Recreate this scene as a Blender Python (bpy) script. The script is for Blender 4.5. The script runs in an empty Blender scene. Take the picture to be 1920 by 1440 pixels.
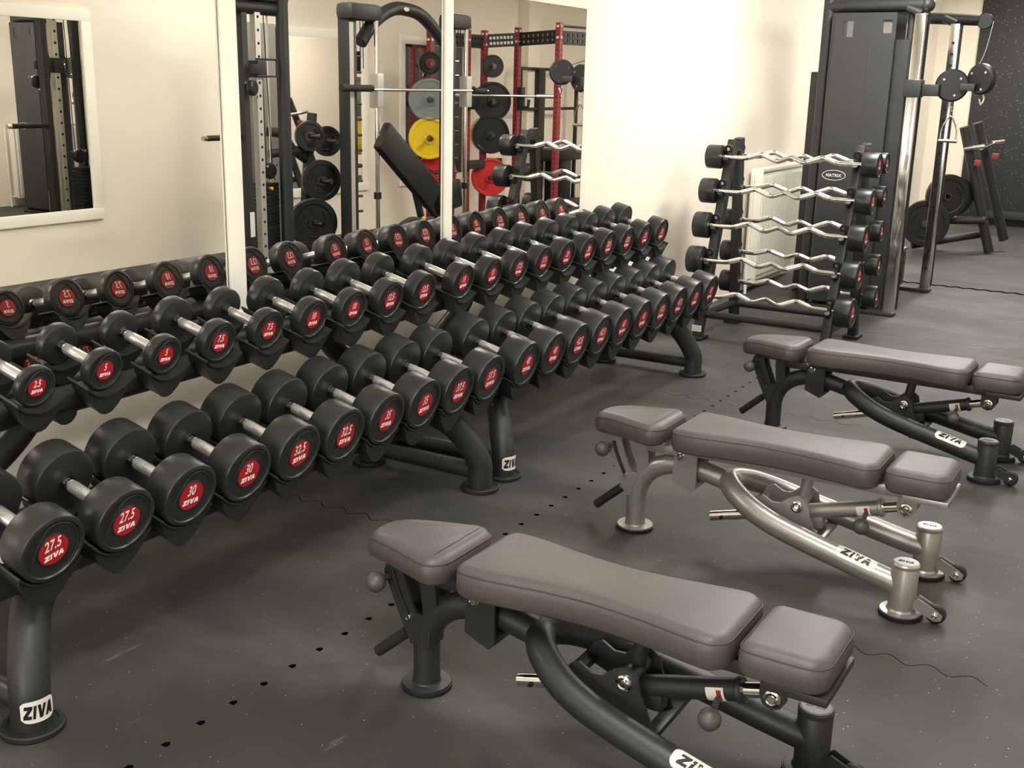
import bpy, bmesh, math, random
from mathutils import Matrix, Vector, Euler
random.seed(7)
SC = bpy.context.scene
COL = SC.collection
PI = math.pi
V = Vector

# ------------------------------------------------------------------ materials
def lin(c):
    return tuple((x / 12.92 if x <= .04045 else ((x + .055) / 1.055) ** 2.4) for x in (v / 255 for v in c)) + (1,)

MATS = {}
def mat(name, rgb, rough=.5, metal=0., var=.12, scale=30., bump=0., bscale=200., coat=0., spec=.5, rvar=.0):
    m = bpy.data.materials.new(name); m.use_nodes = True
    nt = m.node_tree; N = nt.nodes; L = nt.links
    b = N['Principled BSDF']
    b.inputs['Roughness'].default_value = rough
    b.inputs['Metallic'].default_value = metal
    b.inputs['Specular IOR Level'].default_value = spec
    b.inputs['Coat Weight'].default_value = coat
    tc = N.new('ShaderNodeTexCoord')
    nz = N.new('ShaderNodeTexNoise'); nz.inputs['Scale'].default_value = scale; nz.inputs['Detail'].default_value = 3
    L.new(tc.outputs['Object'], nz.inputs['Vector'])
    cr = N.new('ShaderNodeValToRGB')
    c = lin(rgb)
    cr.color_ramp.elements[0].position = .3; cr.color_ramp.elements[1].position = .7
    cr.color_ramp.elements[0].color = tuple(x * (1 - var) for x in c[:3]) + (1,)
    cr.color_ramp.elements[1].color = tuple(min(1, x * (1 + var)) for x in c[:3]) + (1,)
    L.new(nz.outputs['Fac'], cr.inputs['Fac']); L.new(cr.outputs['Color'], b.inputs['Base Color'])
    if rvar:
        mr = N.new('ShaderNodeMapRange'); mr.inputs['To Min'].default_value = rough - rvar; mr.inputs['To Max'].default_value = rough + rvar
        L.new(nz.outputs['Fac'], mr.inputs['Value']); L.new(mr.outputs['Result'], b.inputs['Roughness'])
    if bump:
        n2 = N.new('ShaderNodeTexNoise'); n2.inputs['Scale'].default_value = bscale
        L.new(tc.outputs['Object'], n2.inputs['Vector'])
        bp = N.new('ShaderNodeBump'); bp.inputs['Strength'].default_value = bump; bp.inputs['Distance'].default_value = .002
        L.new(n2.outputs['Fac'], bp.inputs['Height']); L.new(bp.outputs['Normal'], b.inputs['Normal'])
    MATS[name] = m
    return m

M_rubber = mat('dumbbell_rubber', (35, 36, 35), .38, var=.15, scale=14, bump=.08, bscale=400, rvar=.06)
M_face = mat('dumbbell_face_rubber', (27, 28, 27), .5, var=.1)
M_red = mat('badge_red', (158, 24, 32), .45, var=.05)
M_white = mat('print_white', (235, 225, 220), .5, var=.02)
M_black = mat('print_black', (14, 14, 14), .5, var=.02)
M_chrome = mat('chrome', (222, 220, 214), .13, 1., var=.03, scale=60)
M_knurl = mat('knurled_chrome', (238, 236, 232), .24, .82, var=.015, scale=40)
M_dsteel = mat('dark_chrome', (120, 120, 118), .28, 1., var=.05)
M_powder = mat('black_powder_coat', (36, 37, 37), .48, var=.08, scale=80, bump=.05, bscale=900)
M_plastic = mat('saddle_plastic', (32, 33, 33), .45, var=.08, scale=40, bump=.05, bscale=500)
M_silver = mat('silver_powder_coat', (158, 156, 151), .36, .65, var=.05, scale=80)
M_vinyl = mat('grey_vinyl', (74, 70, 67), .5, var=.05, scale=25, bump=.12, bscale=260)
M_stitch = mat('vinyl_seam', (58, 55, 52), .6, var=.05)
M_grip = mat('foam_grip', (24, 24, 24), .7, var=.1)
M_knob = mat('grey_knob', (74, 73, 71), .45, var=.05)
M_foot = mat('foot_rubber', (20, 20, 20), .6, var=.1)
M_wall = mat('cream_paint', (240, 231, 215), .75, var=.012, scale=3, bump=.03, bscale=120)
M_trim = mat('white_trim_paint', (250, 247, 234), .5, var=.01)
M_ceil = mat('ceiling_paint', (238, 236, 228), .8, var=.01)
M_rad = mat('radiator_enamel', (236, 232, 220), .4, var=.01)
M_stick = mat('sticker_white', (222, 220, 212), .3, var=.02)
M_hole = mat('hole_black', (12, 12, 12), .7, var=.02)
M_redsteel = mat('red_powder_coat', (140, 48, 54), .42, var=.06)
M_yellow = mat('yellow_rubber', (236, 200, 30), .5, var=.05)
M_greyplate = mat('grey_rubber', (128, 136, 134), .5, var=.05)
M_redplate = mat('red_rubber', (196, 36, 36), .5, var=.05)
M_iron = mat('black_iron', (26, 27, 28), .38, var=.1)
M_orange = mat('orange_plastic', (222, 148, 60), .45, var=.05)
M_shroud = mat('shroud_plastic', (42, 43, 43), .42, var=.04, scale=4)
M_shroud_l = mat('shroud_grey', (120, 119, 112), .5, var=.04, scale=4)

def glass_mat(name, tint, op):
    m = bpy.data.materials.new(name); m.use_nodes = True
    nt = m.node_tree; N = nt.nodes; L = nt.links
    b = N['Principled BSDF']; b.inputs['Base Color'].default_value = lin(tint); b.inputs['Roughness'].default_value = .15
    nz = N.new('ShaderNodeTexNoise'); nz.inputs['Scale'].default_value = 4
    mr = N.new('ShaderNodeMapRange'); mr.inputs['To Min'].default_value = op - .02; mr.inputs['To Max'].default_value = op + .02
    L.new(nz.outputs['Fac'], mr.inputs['Value']); L.new(mr.outputs['Result'], b.inputs['Alpha'])
    return m
M_tint = glass_mat('tinted_acrylic', (70, 70, 72), .55)

def mirror_mat():
    m = bpy.data.materials.new('mirror_silvering'); m.use_nodes = True
    nt = m.node_tree; N = nt.nodes; L = nt.links
    b = N['Principled BSDF']; b.inputs['Metallic'].default_value = 1; b.inputs['Roughness'].default_value = 0.0
    nz = N.new('ShaderNodeTexNoise'); nz.inputs['Scale'].default_value = 2
    cr = N.new('ShaderNodeValToRGB')
    cr.color_ramp.elements[0].color = (.82, .805, .77, 1); cr.color_ramp.elements[1].color = (.84, .825, .79, 1)
    L.new(nz.outputs['Fac'], cr.inputs['Fac']); L.new(cr.outputs['Color'], b.inputs['Base Color'])
    return m
M_mirror = mirror_mat()

def floor_mat():
    m = bpy.data.materials.new('speckled_rubber_floor'); m.use_nodes = True
    nt = m.node_tree; N = nt.nodes; L = nt.links
    b = N['Principled BSDF']
    tc = N.new('ShaderNodeTexCoord'); P = tc.outputs['Object']
    def math_(op, a, bb=None, c=None):
        n = N.new('ShaderNodeMath'); n.operation = op
        for i, v in enumerate((a, bb, c)):
            if v is None: continue
            if isinstance(v, (int, float)): n.inputs[i].default_value = v
            else: L.new(v, n.inputs[i])
        return n.outputs[0]
    def noise(sc, det=3, rough=.5, dist=0, vec=None):
        n = N.new('ShaderNodeTexNoise'); n.inputs['Scale'].default_value = sc; n.inputs['Detail'].default_value = det
        n.inputs['Roughness'].default_value = rough; n.inputs['Distortion'].default_value = dist
        L.new(vec or P, n.inputs['Vector']); return n.outputs['Fac']
    def ramp(f, a, bb):
        n = N.new('ShaderNodeMapRange'); n.interpolation_type = 'SMOOTHSTEP'
        n.inputs['From Min'].default_value = a; n.inputs['From Max'].default_value = bb
        L.new(f, n.inputs['Value']); return n.outputs['Result']
    def mix(f, a, bb):
        n = N.new('ShaderNodeMix'); n.data_type = 'RGBA'
        L.new(f, n.inputs['Factor'])
        for k, v in (('A', a), ('B', bb)):
            s = [i for i in n.inputs if i.name == k and i.type == 'RGBA'][0]
            if isinstance(v, tuple): s.default_value = v
            else: L.new(v, s)
        return [o for o in n.outputs if o.type == 'RGBA'][0]
    # worn dusty patches from shoes, stretched a little
    mp = N.new('ShaderNodeMapping'); mp.inputs['Scale'].default_value = (1.0, .55, 1); mp.inputs['Rotation'].default_value = (0, 0, .5)
    L.new(P, mp.inputs['Vector'])
    dust = ramp(noise(2.3, 5, .55, .5, mp.outputs[0]), .42, .72)
    col = mix(dust, lin((31, 31, 30)), lin((76, 74, 70)))
    fine = noise(900, 2)
    col = mix(ramp(fine, .35, .75), col, lin((62, 61, 58)))
    # mix toned crumbs: small pale flecks
    vo = N.new('ShaderNodeTexVoronoi'); vo.inputs['Scale'].default_value = 48; L.new(P, vo.inputs['Vector'])
    vs = N.new('ShaderNodeSeparateColor'); L.new(vo.outputs['Color'], vs.inputs['Color'])
    rad = math_('MULTIPLY', ramp(vs.outputs[0], .3, 1.0), .1)
    fleck = math_('LESS_THAN', vo.outputs['Distance'], rad)
    fleck = math_('MULTIPLY', fleck, math_('GREATER_THAN', vs.outputs[1], .2))
    col = mix(math_('MULTIPLY', fleck, .8), col, lin((172, 166, 154)))
    # pale scuff streaks
    mp2 = N.new('ShaderNodeMapping'); mp2.inputs['Scale'].default_value = (1.2, 9, 1); mp2.inputs['Rotation'].default_value = (0, 0, .5)
    L.new(P, mp2.inputs['Vector'])
    scf = math_('MULTIPLY', ramp(noise(2.1, 4, .6, .3, mp2.outputs[0]), .69, .76), .5)
    col = mix(scf, col, lin((120, 117, 108)))
    # puzzle joints between the mats
    sx = N.new('ShaderNodeSeparateXYZ'); L.new(P, sx.inputs[0])
    X, Y = sx.outputs[0], sx.outputs[1]
    # teeth of the jigsaw joint running across the room
    tooth = math_('SINE', math_('MULTIPLY', Y, 2 * PI / .115))
    wob = math_('MULTIPLY', tooth, .018)
    def seam_x(x0, w):
        d = math_('ABSOLUTE', math_('SUBTRACT', math_('ADD', X, wob), x0))
        return math_('LESS_THAN', d, w)
    seams = None
    for x0, w in ((3.1, .0022), (5.4, .0022), (7.7, .0025), (10.03, .03)):
        s = seam_x(x0, w)
        seams = s if seams is None else math_('MAXIMUM', seams, s)
    gate = math_('GREATER_THAN', noise(3.1, 2), .43)
    far = math_('GREATER_THAN', X, 9.)
    seams = math_('MULTIPLY', seams, math_('MAXIMUM', gate, far))
    col = mix(seams, col, lin((12, 12, 12)))
    # open notches along the joint that runs the length of the room
    fx = math_('FRACT', math_('DIVIDE', math_('SUBTRACT', X, 1.52), .1148))
    tri = math_('SUBTRACT', .2, math_('MULTIPLY', math_('ABSOLUTE', math_('SUBTRACT', Y, 1.957)), 8.))
    hole = math_('MULTIPLY', math_('LESS_THAN', fx, tri), math_('LESS_THAN', math_('ABSOLUTE', math_('SUBTRACT', Y, 1.957)), .0095))
    hole = math_('MULTIPLY', hole, math_('LESS_THAN', X, 6.6))
    col = mix(hole, col, lin((7, 7, 7)))
    L.new(col, b.inputs['Base Color'])
    rg = N.new('ShaderNodeMapRange'); rg.inputs['To Min'].default_value = .5; rg.inputs['To Max'].default_value = .78
    L.new(noise(1.7, 4), rg.inputs['Value']); L.new(rg.outputs['Result'], b.inputs['Roughness'])
    dark = math_('MAXIMUM', hole, seams)
    L.new(math_('MULTIPLY', math_('SUBTRACT', 1.0, dark), .5), b.inputs['Specular IOR Level'])
    bp = N.new('ShaderNodeBump'); bp.inputs['Strength'].default_value = .12; bp.inputs['Distance'].default_value = .002
    L.new(noise(350, 3), bp.inputs['Height']); L.new(bp.outputs['Normal'], b.inputs['Normal'])
    return m
M_floor = floor_mat()

def rubber_wall_mat():
    m = bpy.data.materials.new('speckled_rubber_cladding'); m.use_nodes = True
    nt = m.node_tree; N = nt.nodes; L = nt.links
    b = N['Principled BSDF']; b.inputs['Roughness'].default_value = .6
    tc = N.new('ShaderNodeTexCoord')
    vo = N.new('ShaderNodeTexVoronoi'); vo.inputs['Scale'].default_value = 22; L.new(tc.outputs['Object'], vo.inputs['Vector'])
    vs = N.new('ShaderNodeSeparateColor'); L.new(vo.outputs['Color'], vs.inputs['Color'])
    mr = N.new('ShaderNodeMapRange'); mr.inputs['From Min'].default_value = .3; mr.inputs['To Max'].default_value = .25
    L.new(vs.outputs[0], mr.inputs['Value'])
    lt = N.new('ShaderNodeMath'); lt.operation = 'LESS_THAN'; L.new(vo.outputs['Distance'], lt.inputs[0]); L.new(mr.outputs['Result'], lt.inputs[1])
    mx = N.new('ShaderNodeMix'); mx.data_type = 'RGBA'; L.new(lt.outputs[0], mx.inputs['Factor'])
    cs = [i for i in mx.inputs if i.type == 'RGBA']; cs[0].default_value = lin((34, 35, 35)); cs[1].default_value = lin((84, 83, 80))
    L.new([o for o in mx.outputs if o.type == 'RGBA'][0], b.inputs['Base Color'])
    return m
M_clad = rubber_wall_mat()

# ------------------------------------------------------------------ mesh builder
def frame_from(z, up=V((0, 0, 1))):
    z = V(z).normalized()
    if abs(z.dot(up)) > .99: up = V((0, 1, 0))
    x = up.cross(z).normalized(); y = z.cross(x)
    return Matrix((x, y, z)).transposed()

class MB:
    def __init__(s): s.v = []; s.f = []; s.m = []
    def add(s, vs, fs, mi=0, M=None):
        o = len(s.v)
        s.v += [(M @ V(p)) if M else V(p) for p in vs]
        s.f += [tuple(i + o for i in f) for f in fs]; s.m += [mi] * len(fs)
        return s
    def box(s, lo, hi, bev=.0, mi=0, M=None):
        bm = bmesh.new(); bmesh.ops.create_cube(bm, size=1)
        lo, hi = V(lo), V(hi)
        for v in bm.verts:
            v.co = V([(lo[i] + hi[i]) / 2 + v.co[i] * (hi[i] - lo[i]) for i in range(3)])
        if bev: bmesh.ops.bevel(bm, geom=bm.edges[:], offset=bev, segments=2, affect='EDGES', profile=.6)
        bm.verts.index_update()
        s.add([v.co.copy() for v in bm.verts], [[v.index for v in f.verts] for f in bm.faces], mi, M); bm.free(); return s
    def lathe(s, prof, seg=32, mi=0, M=None, a0=0., a1=2 * PI):
        full = abs(a1 - a0 - 2 * PI) < 1e-6
        n = seg if full else seg + 1
        vs = []
        for r, z in prof:
            for i in range(n):
                a = a0 + (a1 - a0) * i / seg
                vs.append((r * math.cos(a), r * math.sin(a), z))
        fs = []
        for j in range(len(prof) - 1):
            for i in range(seg):
                k = (i + 1) % n
                fs.append((j * n + i, j * n + k, (j + 1) * n + k, (j + 1) * n + i))
        return s.add(vs, fs, mi, M)
    def cyl(s, p0, p1, r, seg=20, mi=0, r1=None, bev=.0):
        p0, p1 = V(p0), V(p1); d = p1 - p0; Ln = d.length
        M = Matrix.Translation(p0) @ frame_from(d).to_4x4()
        r1 = r if r1 is None else r1
        if bev: pr = [(0, 0), (r - bev, 0), (r, bev), (r1, Ln - bev), (r1 - bev, Ln), (0, Ln)]
        else: pr = [(0, 0), (r, 0), (r1, Ln), (0, Ln)]
        return s.lathe(pr, seg, mi, M)
    def ball(s, c, r, seg=16, mi=0, sz=1.):
        pr = [(r * math.sin(PI * i / 10), -r * sz * math.cos(PI * i / 10)) for i in range(11)]
        return s.lathe(pr, seg, mi, Matrix.Translation(V(c)))
    def tube(s, pts, r, seg=14, mi=0, caps=True, closed=False):
        pts = [V(p) for p in pts]; n = len(pts)
        rs = r if isinstance(r, (list, tuple)) else [r] * n
        tang = []
        for i in range(n):
            if closed: t = pts[(i + 1) % n] - pts[i - 1]
            else: t = pts[min(i + 1, n - 1)] - pts[max(i - 1, 0)]
            tang.append(t.normalized())
        F = frame_from(tang[0]); x = F.col[0].copy()
        vs = []
        for i in range(n):
            t = tang[i]; x = (x - t * x.dot(t)).normalized(); y = t.cross(x)
            for k in range(seg):
                a = 2 * PI * k / seg
                vs.append(pts[i] + (x * math.cos(a) + y * math.sin(a)) * rs[i])
        fs = []
        for i in range(n if closed else n - 1):
            j = (i + 1) % n
            for k in range(seg):
                k2 = (k + 1) % seg
                fs.append((i * seg + k, i * seg + k2, j * seg + k2, j * seg + k))
        if caps and not closed:
            fs.append(tuple(range(seg - 1, -1, -1))); fs.append(tuple((n - 1) * seg + k for k in range(seg)))
        return s.add(vs, fs, mi)
    def prism(s, out, d0, d1, mi=0, M=None):
        n = len(out)
        vs = [(x, y, d0) for x, y in out] + [(x, y, d1) for x, y in out]
        fs = [tuple(range(n - 1, -1, -1)), tuple(range(n, 2 * n))] + [(i, (i + 1) % n, n + (i + 1) % n, n + i) for i in range(n)]
        return s.add(vs, fs, mi, M)
    def build(s, name, mats, parent=None, ang=34, world=True):
        """link as ONE mesh object; verts given in world space unless world=False"""
        me = bpy.data.meshes.new(name)
        W = wm(parent).inverted() if (parent and world) else Matrix.Identity(4)
        bm = bmesh.new()
        bv = [bm.verts.new(W @ p) for p in s.v]
        if not isinstance(mats, (list, tuple)): mats = [mats]
        for f, mi in zip(s.f, s.m):
            if len(set(f)) < 3: continue
            try:
                bf = bm.faces.new([bv[i] for i in f]); bf.material_index = mi; bf.smooth = True
            except ValueError: pass
        bmesh.ops.remove_doubles(bm, verts=bm.verts, dist=1e-6)
        bmesh.ops.dissolve_degenerate(bm, edges=bm.edges, dist=1e-7)
        bmesh.ops.recalc_face_normals(bm, faces=bm.faces)
        ca = math.radians(ang)
        for e in bm.edges:
            if len(e.link_faces) == 2:
                e.smooth = e.calc_face_angle(0) < ca
            else: e.smooth = False
        bm.to_mesh(me); bm.free()
        for m in mats: me.materials.append(m)
        o = bpy.data.objects.new(name, me); COL.objects.link(o)
        if parent: o.parent = parent
        return o

def wm(o):
    M = Matrix.Identity(4)
    while o:
        M = o.matrix_basis @ M; o = o.parent
    return M

def tag(o, label, cat, group=None):
    o['label'] = label; o['category'] = cat
    if group: o['group'] = group
    return o
def thing(name, label, cat, loc=(0, 0, 0), rotz=0., group=None):
    o = bpy.data.objects.new(name, None); COL.objects.link(o); o.empty_display_size = .05
    o.location = loc; o.rotation_euler = (0, 0, rotz)
    return tag(o, label, cat, group)
def struct(name, mb, m):
    o = mb.build(name, m); o['kind'] = 'structure'; return o
def dup(root):
    r = root.copy(); COL.objects.link(r)
    for ch in list(root.children):
        c = ch.copy(); COL.objects.link(c); c.parent = r
        for g in list(ch.children):
            d = g.copy(); COL.objects.link(d); d.parent = c
    return r

def smooth(pts, n=6):
    P = [V(p) for p in pts]; P = [P[0] * 2 - P[1]] + P + [P[-1] * 2 - P[-2]]
    out = []
    for i in range(1, len(P) - 2):
        for k in range(n):
            t = k / n; a, b, c, d = P[i - 1:i + 3]
            out.append(.5 * ((2 * b) + (c - a) * t + (2 * a - 5 * b + 4 * c - d) * t * t + (3 * b - a - 3 * c + d) * t ** 3))
    out.append(P[-2]); return out
def rounded(pts, r, n=5):
    """polyline with rounded corners"""
    P = [V(p) for p in pts]; out = [P[0]]
    for i in range(1, len(P) - 1):
        a, b, c = P[i - 1:i + 2]
        d1, d2 = (a - b), (c - b); q = min(r, d1.length * .49, d2.length * .49)
        s, e = b + d1.normalized() * q, b + d2.normalized() * q
        for k in range(n + 1):
            t = k / n; out.append(s * (1 - t) ** 2 + b * 2 * t * (1 - t) + e * t * t)
    out.append(P[-1]); return out

# ------------------------------------------------------------------ lettering
GL = {'Z': [[(0, 0), (.92, 0), (.92, .27), (.46, .27), (.92, .76), (.92, 1), (0, 1), (0, .73), (.44, .73), (0, .25)]],
      'I': [[(0, 0), (.3, 0), (.3, 1), (0, 1)]],
      'V': [[(0, 1), (.33, 1), (.5, .42), (.67, 1), (1, 1), (.68, 0), (.32, 0)]],
      'A': [[(0, 0), (.32, 1), (.68, 1), (1, 0), (.67, 0), (.61, .2), (.39, .2), (.33, 0)]]}
GW = {'Z': .92, 'I': .3, 'V': 1., 'A': 1.}
def logo_polys(width, shear=.2):
    """the four slanted block letters, centred, as 2D polygons scaled to a total width"""
    x = 0; out = []
    for ch in 'ZIVA':
        for p in GL[ch]: out.append([(x + a + shear * b, b) for a, b in p])
        x += GW[ch] + (.02 if ch == 'V' else .14)
    x += -.14 + shear; k = width / x
    return [[((a - x / 2) * k, (b - .5) * k) for a, b in p] for p in out], k
_txt = {}
def text_mesh(t, bold=.02):
    """verts / faces of a word in the built-in font, unit size, centred"""
    if t in _txt: return _txt[t]
    cu = bpy.data.curves.new('t', 'FONT'); cu.body = t; cu.size = 1; cu.align_x = 'CENTER'; cu.resolution_u = 3; cu.offset = bold; cu.space_character = 1.03
    ob = bpy.data.objects.new('t', cu); COL.objects.link(ob)
    bpy.context.view_layer.update()
    me = bpy.data.meshes.new_from_object(ob.evaluated_get(bpy.context.evaluated_depsgraph_get()))
    vs = [v.co.copy() for v in me.vertices]; fs = [tuple(p.vertices) for p in me.polygons]
    bpy.data.objects.remove(ob); bpy.data.curves.remove(cu); bpy.data.meshes.remove(me)
    xs = [v.x for v in vs]; cx = (min(xs) + max(xs)) / 2; ys = [v.y for v in vs]
    vs = [V((v.x - cx, v.y - min(ys), 0)) for v in vs]
    _txt[t] = (vs, fs, max(xs) - min(xs), max(ys) - min(ys)); return _txt[t]
def logo_on(mb, mi, width, M, z=.0008):
    polys, k = logo_polys(width)
    for p in polys: mb.prism(p, 0, z, mi, M)

# ------------------------------------------------------------------ room shell
XF, XB, YL, YR, ZC = 15.4, -3.2, 3.03, -1.7, 3.1
struct('floor', MB().box((XB, YR, -.05), (XF, YL, 0)), M_floor)
struct('wall_left', MB().box((XB, YL, 0), (XF, YL + .1, ZC)), M_wall)
struct('wall_right', MB().box((XB, YR - .1, 0), (XF, YR, ZC)), M_wall)
struct('wall_far', MB().box((XF, YR - .1, 0), (XF + .1, YL + .1, ZC)), M_wall)
struct('wall_near', MB().box((XB - .1, YR - .1, 0), (XB, YL + .1, ZC)), M_wall)
struct('ceiling', MB().box((XB - .1, YR - .1, ZC), (XF + .1, YL + .1, ZC + .1)), M_ceil)
# shallow pier on the opposite wall, seen in the mirror
struct('trim_1', MB().box((12.85, YR, 0), (13.15, YR + .16, ZC - .001), .004), M_wall)
# white battens between the big mirrors
struct('trim_2', MB().box((2.958, YL - .04, .6), (3.034, YL - .001, 2.02), .003), M_trim)
struct('trim_3', MB().box((4.353, YL - .04, .6), (4.409, YL - .001, 2.02), .003), M_trim)

def big_mirror(x0, x1, label):
    t = thing('wall_mirror', label, 'mirror', ((x0 + x1) / 2, YL - .025, .6), 0, 'mirrors behind the dumbbell racks')
    MB().box((x0, YL - .025, .602), (x1, YL - .002, 2.004)).build('glass', M_mirror, t)
    # polished grey edge of the glass
    e = MB()
    for a, b in (((x0, .6), (x1, .602)), ((x0, 2.004), (x1, 2.007)), ((x0 - .0025, .6), (x0, 2.007)), ((x1, .6), (x1 + .0025, 2.007))):
        e.box((a[0], YL - .0255, a[1]), (b[0], YL - .0015, b[1]))
    e.build('polished_edge', M_dsteel, t)
big_mirror(.4, 2.953, 'large wall mirror at the left, reflecting a second white framed mirror')
big_mirror(3.038, 4.349, 'middle wall mirror between the two white battens')
big_mirror(4.413, 5.738, 'right-hand wall mirror ending at bare wall, reflecting red uprights')

def framed_mirror(x0, x1, label, rot=0.):
    t = thing('framed_mirror', label, 'mirror', ((x0 + x1) / 2, YR + .01, .5), 0, 'white framed mirrors on the opposite wall')
    z0, z1, w = .53, 2.0, .09
    MB().box((x0, YR + .004, z0), (x1, YR + .012, z1)).build('glass', M_mirror, t)
    f = MB()
    for lo, hi in (((x0 - w, z0 - w), (x1 + w, z0)), ((x0 - w, z1), (x1 + w, z1 + w)), ((x0 - w, z0), (x0, z1)), ((x1, z0), (x1 + w, z1))):
        f.box((lo[0], YR + .001, lo[1]), (hi[0], YR + .026, hi[1]), .003)
    f.build('frame', M_trim, t)
    t.rotation_euler.z = rot; t.location.y += abs(rot) * (x1 - x0 + .2) * .5
framed_mirror(4.75, 6.1, 'white framed mirror reflected at the far left edge of the picture')
framed_mirror(8.45, 9.62, 'white framed mirror reflected behind the weight plates and barbell machine')
framed_mirror(10.38, 11.56, 'white framed mirror reflected behind the red plate storage uprights')

# rubber cladding on the far wall with its grey ledge
t = thing('rubber_wall_panel', 'black speckled rubber panel covering the far wall at the right edge', 'wall panel', (XF - .02, 1.5, 0))
MB().box((XF - .03, .3, .0), (XF - .002, 2.535, 3.05), .002).build('panel', M_clad, t)
MB().box((XF - .16, .3, .09), (XF - .03, 2.2, .18), .006).build('ledge', M_shroud, t)

# radiator on the left wall
t = thing('radiator', 'white ribbed panel radiator on the wall behind the curl bar rack', 'radiator', (9.2, 2.96, .1))
rb = MB().box((8.66, 2.91, .1), (9.85, 2.99, .97), .006)
for i in range(34):
    x = 8.69 + i * .034
    rb.box((x, 2.899, .14), (x + .017, 2.915, .93), .004)
rb.build('panel', M_rad, t)
MB().box((8.655, 2.9, .965), (9.855, 3.0, .99), .004).build('top_grille', M_rad, t)
MB().box((8.648, 2.9, .1), (8.662, 3.0, .99), .003).build('side_cover', M_rad, t)
MB().cyl((8.57, 2.95, .0), (8.57, 2.95, .95), .012).cyl((8.57, 2.95, .12), (8.66, 2.95, .12), .011).build('pipe', M_rad, t)

# ------------------------------------------------------------------ dumbbells
SPEC = {2.5: (.117, .029), 5: (.123, .036), 7.5: (.139, .043), 10: (.146, .049), 12.5: (.154, .057), 15: (.155, .063), 17.5: (.159, .068),
        20: (.167, .073), 22.5: (.169, .077), 25: (.171, .082), 27.5: (.183, .085), 30: (.186, .089), 32.5: (.189, .095), 35: (.191, .098),
        37.5: (.194, .101), 40: (.197, .104), 42.5: (.199, .107), 45: (.201, .109), 47.5: (.203, .112), 50: (.205, .115)}
HL = .157
TILT = math.radians(14)
_db = {}
def head_mb(R, hw, d):
    """rubber head from the inner end (y=0) to the face at y=d*hw along local Y, raised rim and swept ridge on the face"""
    mb = MB()
    # d=-1: front (faces -Y). lathe axis Z -> local -Y*d
    A = Matrix.Rotation(PI / 2, 4, 'X') if d < 0 else Matrix.Rotation(-PI / 2, 4, 'X')
    b = .007
    pr = [(.02, 0), (R - b, 0), (R - b * .3, b * .3), (R, b), (R, hw - b), (R - b * .3, hw - b * .3), (R - b, hw),
          (R * .86, hw), (R * .83, hw - .004), (0, hw - .004)]
    mb.lathe(pr, 48, 0, A)
    # raised teardrop plate: straight on the left, round on the right
    pts = []
    for i in range(23):
        a = math.radians(205 + 228 * i / 22 - 360 + 0)   # from lower left round the right to the top
        pts.append((R * .755 * math.cos(a), R * .755 * math.sin(a)))
    # ridge line
    path = [V((-.80 * R, -.42 * R, 0)), V((-.66 * R, -.12 * R, 0)), V((-.47 * R, .26 * R, 0)), V((-.24 * R, .58 * R, 0)), V((-.02 * R, .75 * R, 0)), V((.2 * R, .76 * R, 0))]
    path = smooth(path, 5)
    arc = [V((R * .78 * math.cos(a), R * .78 * math.sin(a), 0)) for a in [math.radians(74 - i * 9) for i in range(1, 21)]]
    sx = 1 if d < 0 else -1
    B = Matrix(((sx, 0, 0, 0), (0, 0, d, d * (hw - .0042)), (0, 1, 0, 0), (0, 0, 0, 1)))
    q = path + arc
    rr = [.0008 + .0030 * min(1, i / 6) * min(1, (len(q) - 1 - i) / 8) for i in range(len(q))]
    mb.tube([B @ p for p in q], rr, 6, 1)
    return mb
def badge_mb(R, hw, d, txt):
    mb = MB(); rb = R * .465
    sx = 1 if d < 0 else -1
    B = Matrix(((sx, 0, 0, 0), (0, 0, d, d * (hw - .004)), (0, 1, 0, 0), (0, 0, 0, 1)))
    mb.lathe([(0, .0022), (rb - .001, .0022), (rb, .0012), (rb, 0)], 32, 0, B)
    mb.lathe([(rb, 0), (rb, .0026), (rb + .0022, .002), (rb + .003, 0)], 32, 2, B)
    vs, fs, w, h = text_mesh(txt)
    k = rb * .74 / h; kx = min(k * .64, rb * 1.22 / w)
    mb.add([V((v.x * kx + .16 * (v.y * k - rb * .37), v.y * k + rb * .03, .0027)) for v in vs], fs, 1, B)
    polys, kk = logo_polys(rb * 1.36)
    for p in polys:
        mb.prism([(x, y * .95 - rb * .40) for x, y in p], .0022, .0027, 1, B)
    return mb
def fmt(w): return ('%g' % w)
def make_dumbbell(w):
    D, hw = SPEC[w]; R = D / 2
    t = thing('dumbbell', '', 'dumbbell')
    h2 = HL / 2
    hb = MB()
    r0, r1 = (.0135, .0165) if w < 26 else (.0145, .0175)
    AX = Matrix.Rotation(PI / 2, 4, 'X')
    hb.lathe([(r1 * .92, -h2 + .024), (r1, -h2 + .03), (r1 * 1.04, 0), (r1, h2 - .03), (r1 * .92, h2 - .024)], 20, 0, AX)
    hb.build('handle', M_knurl, t, world=False)
    for s in (-1, 1):
        cb = MB()
        cb.lathe([(r0 * 1.5, s * (h2 + .004)), (r0 * 1.5, s * (h2 - .004)), (r0, s * (h2 - .006)), (r0, s * (h2 - .014)), (r0 * 1.12, s * (h2 - .016)), (r0 * 1.12, s * (h2 - .02)), (r0, s * (h2 - .022)), (r0 * .98, s * (h2 - .026))], 20, 0, AX)
        cb.build('collar', M_dsteel, t, world=False)
    for d in (-1, 1):
        mb = head_mb(R, hw, d)
        mb.v = [p + V((0, d * h2, 0)) for p in mb.v]
        hd = mb.build('head', [M_rubber, M_face], t, world=False)
        bb = badge_mb(R, hw, d, fmt(w)); bb.v = [p + V((0, d * h2, 0)) for p in bb.v]
        bb.build('badge', [M_red, M_white, M_foot], hd, world=False)
    t.rotation_mode = 'YXZ'
    return t

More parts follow.
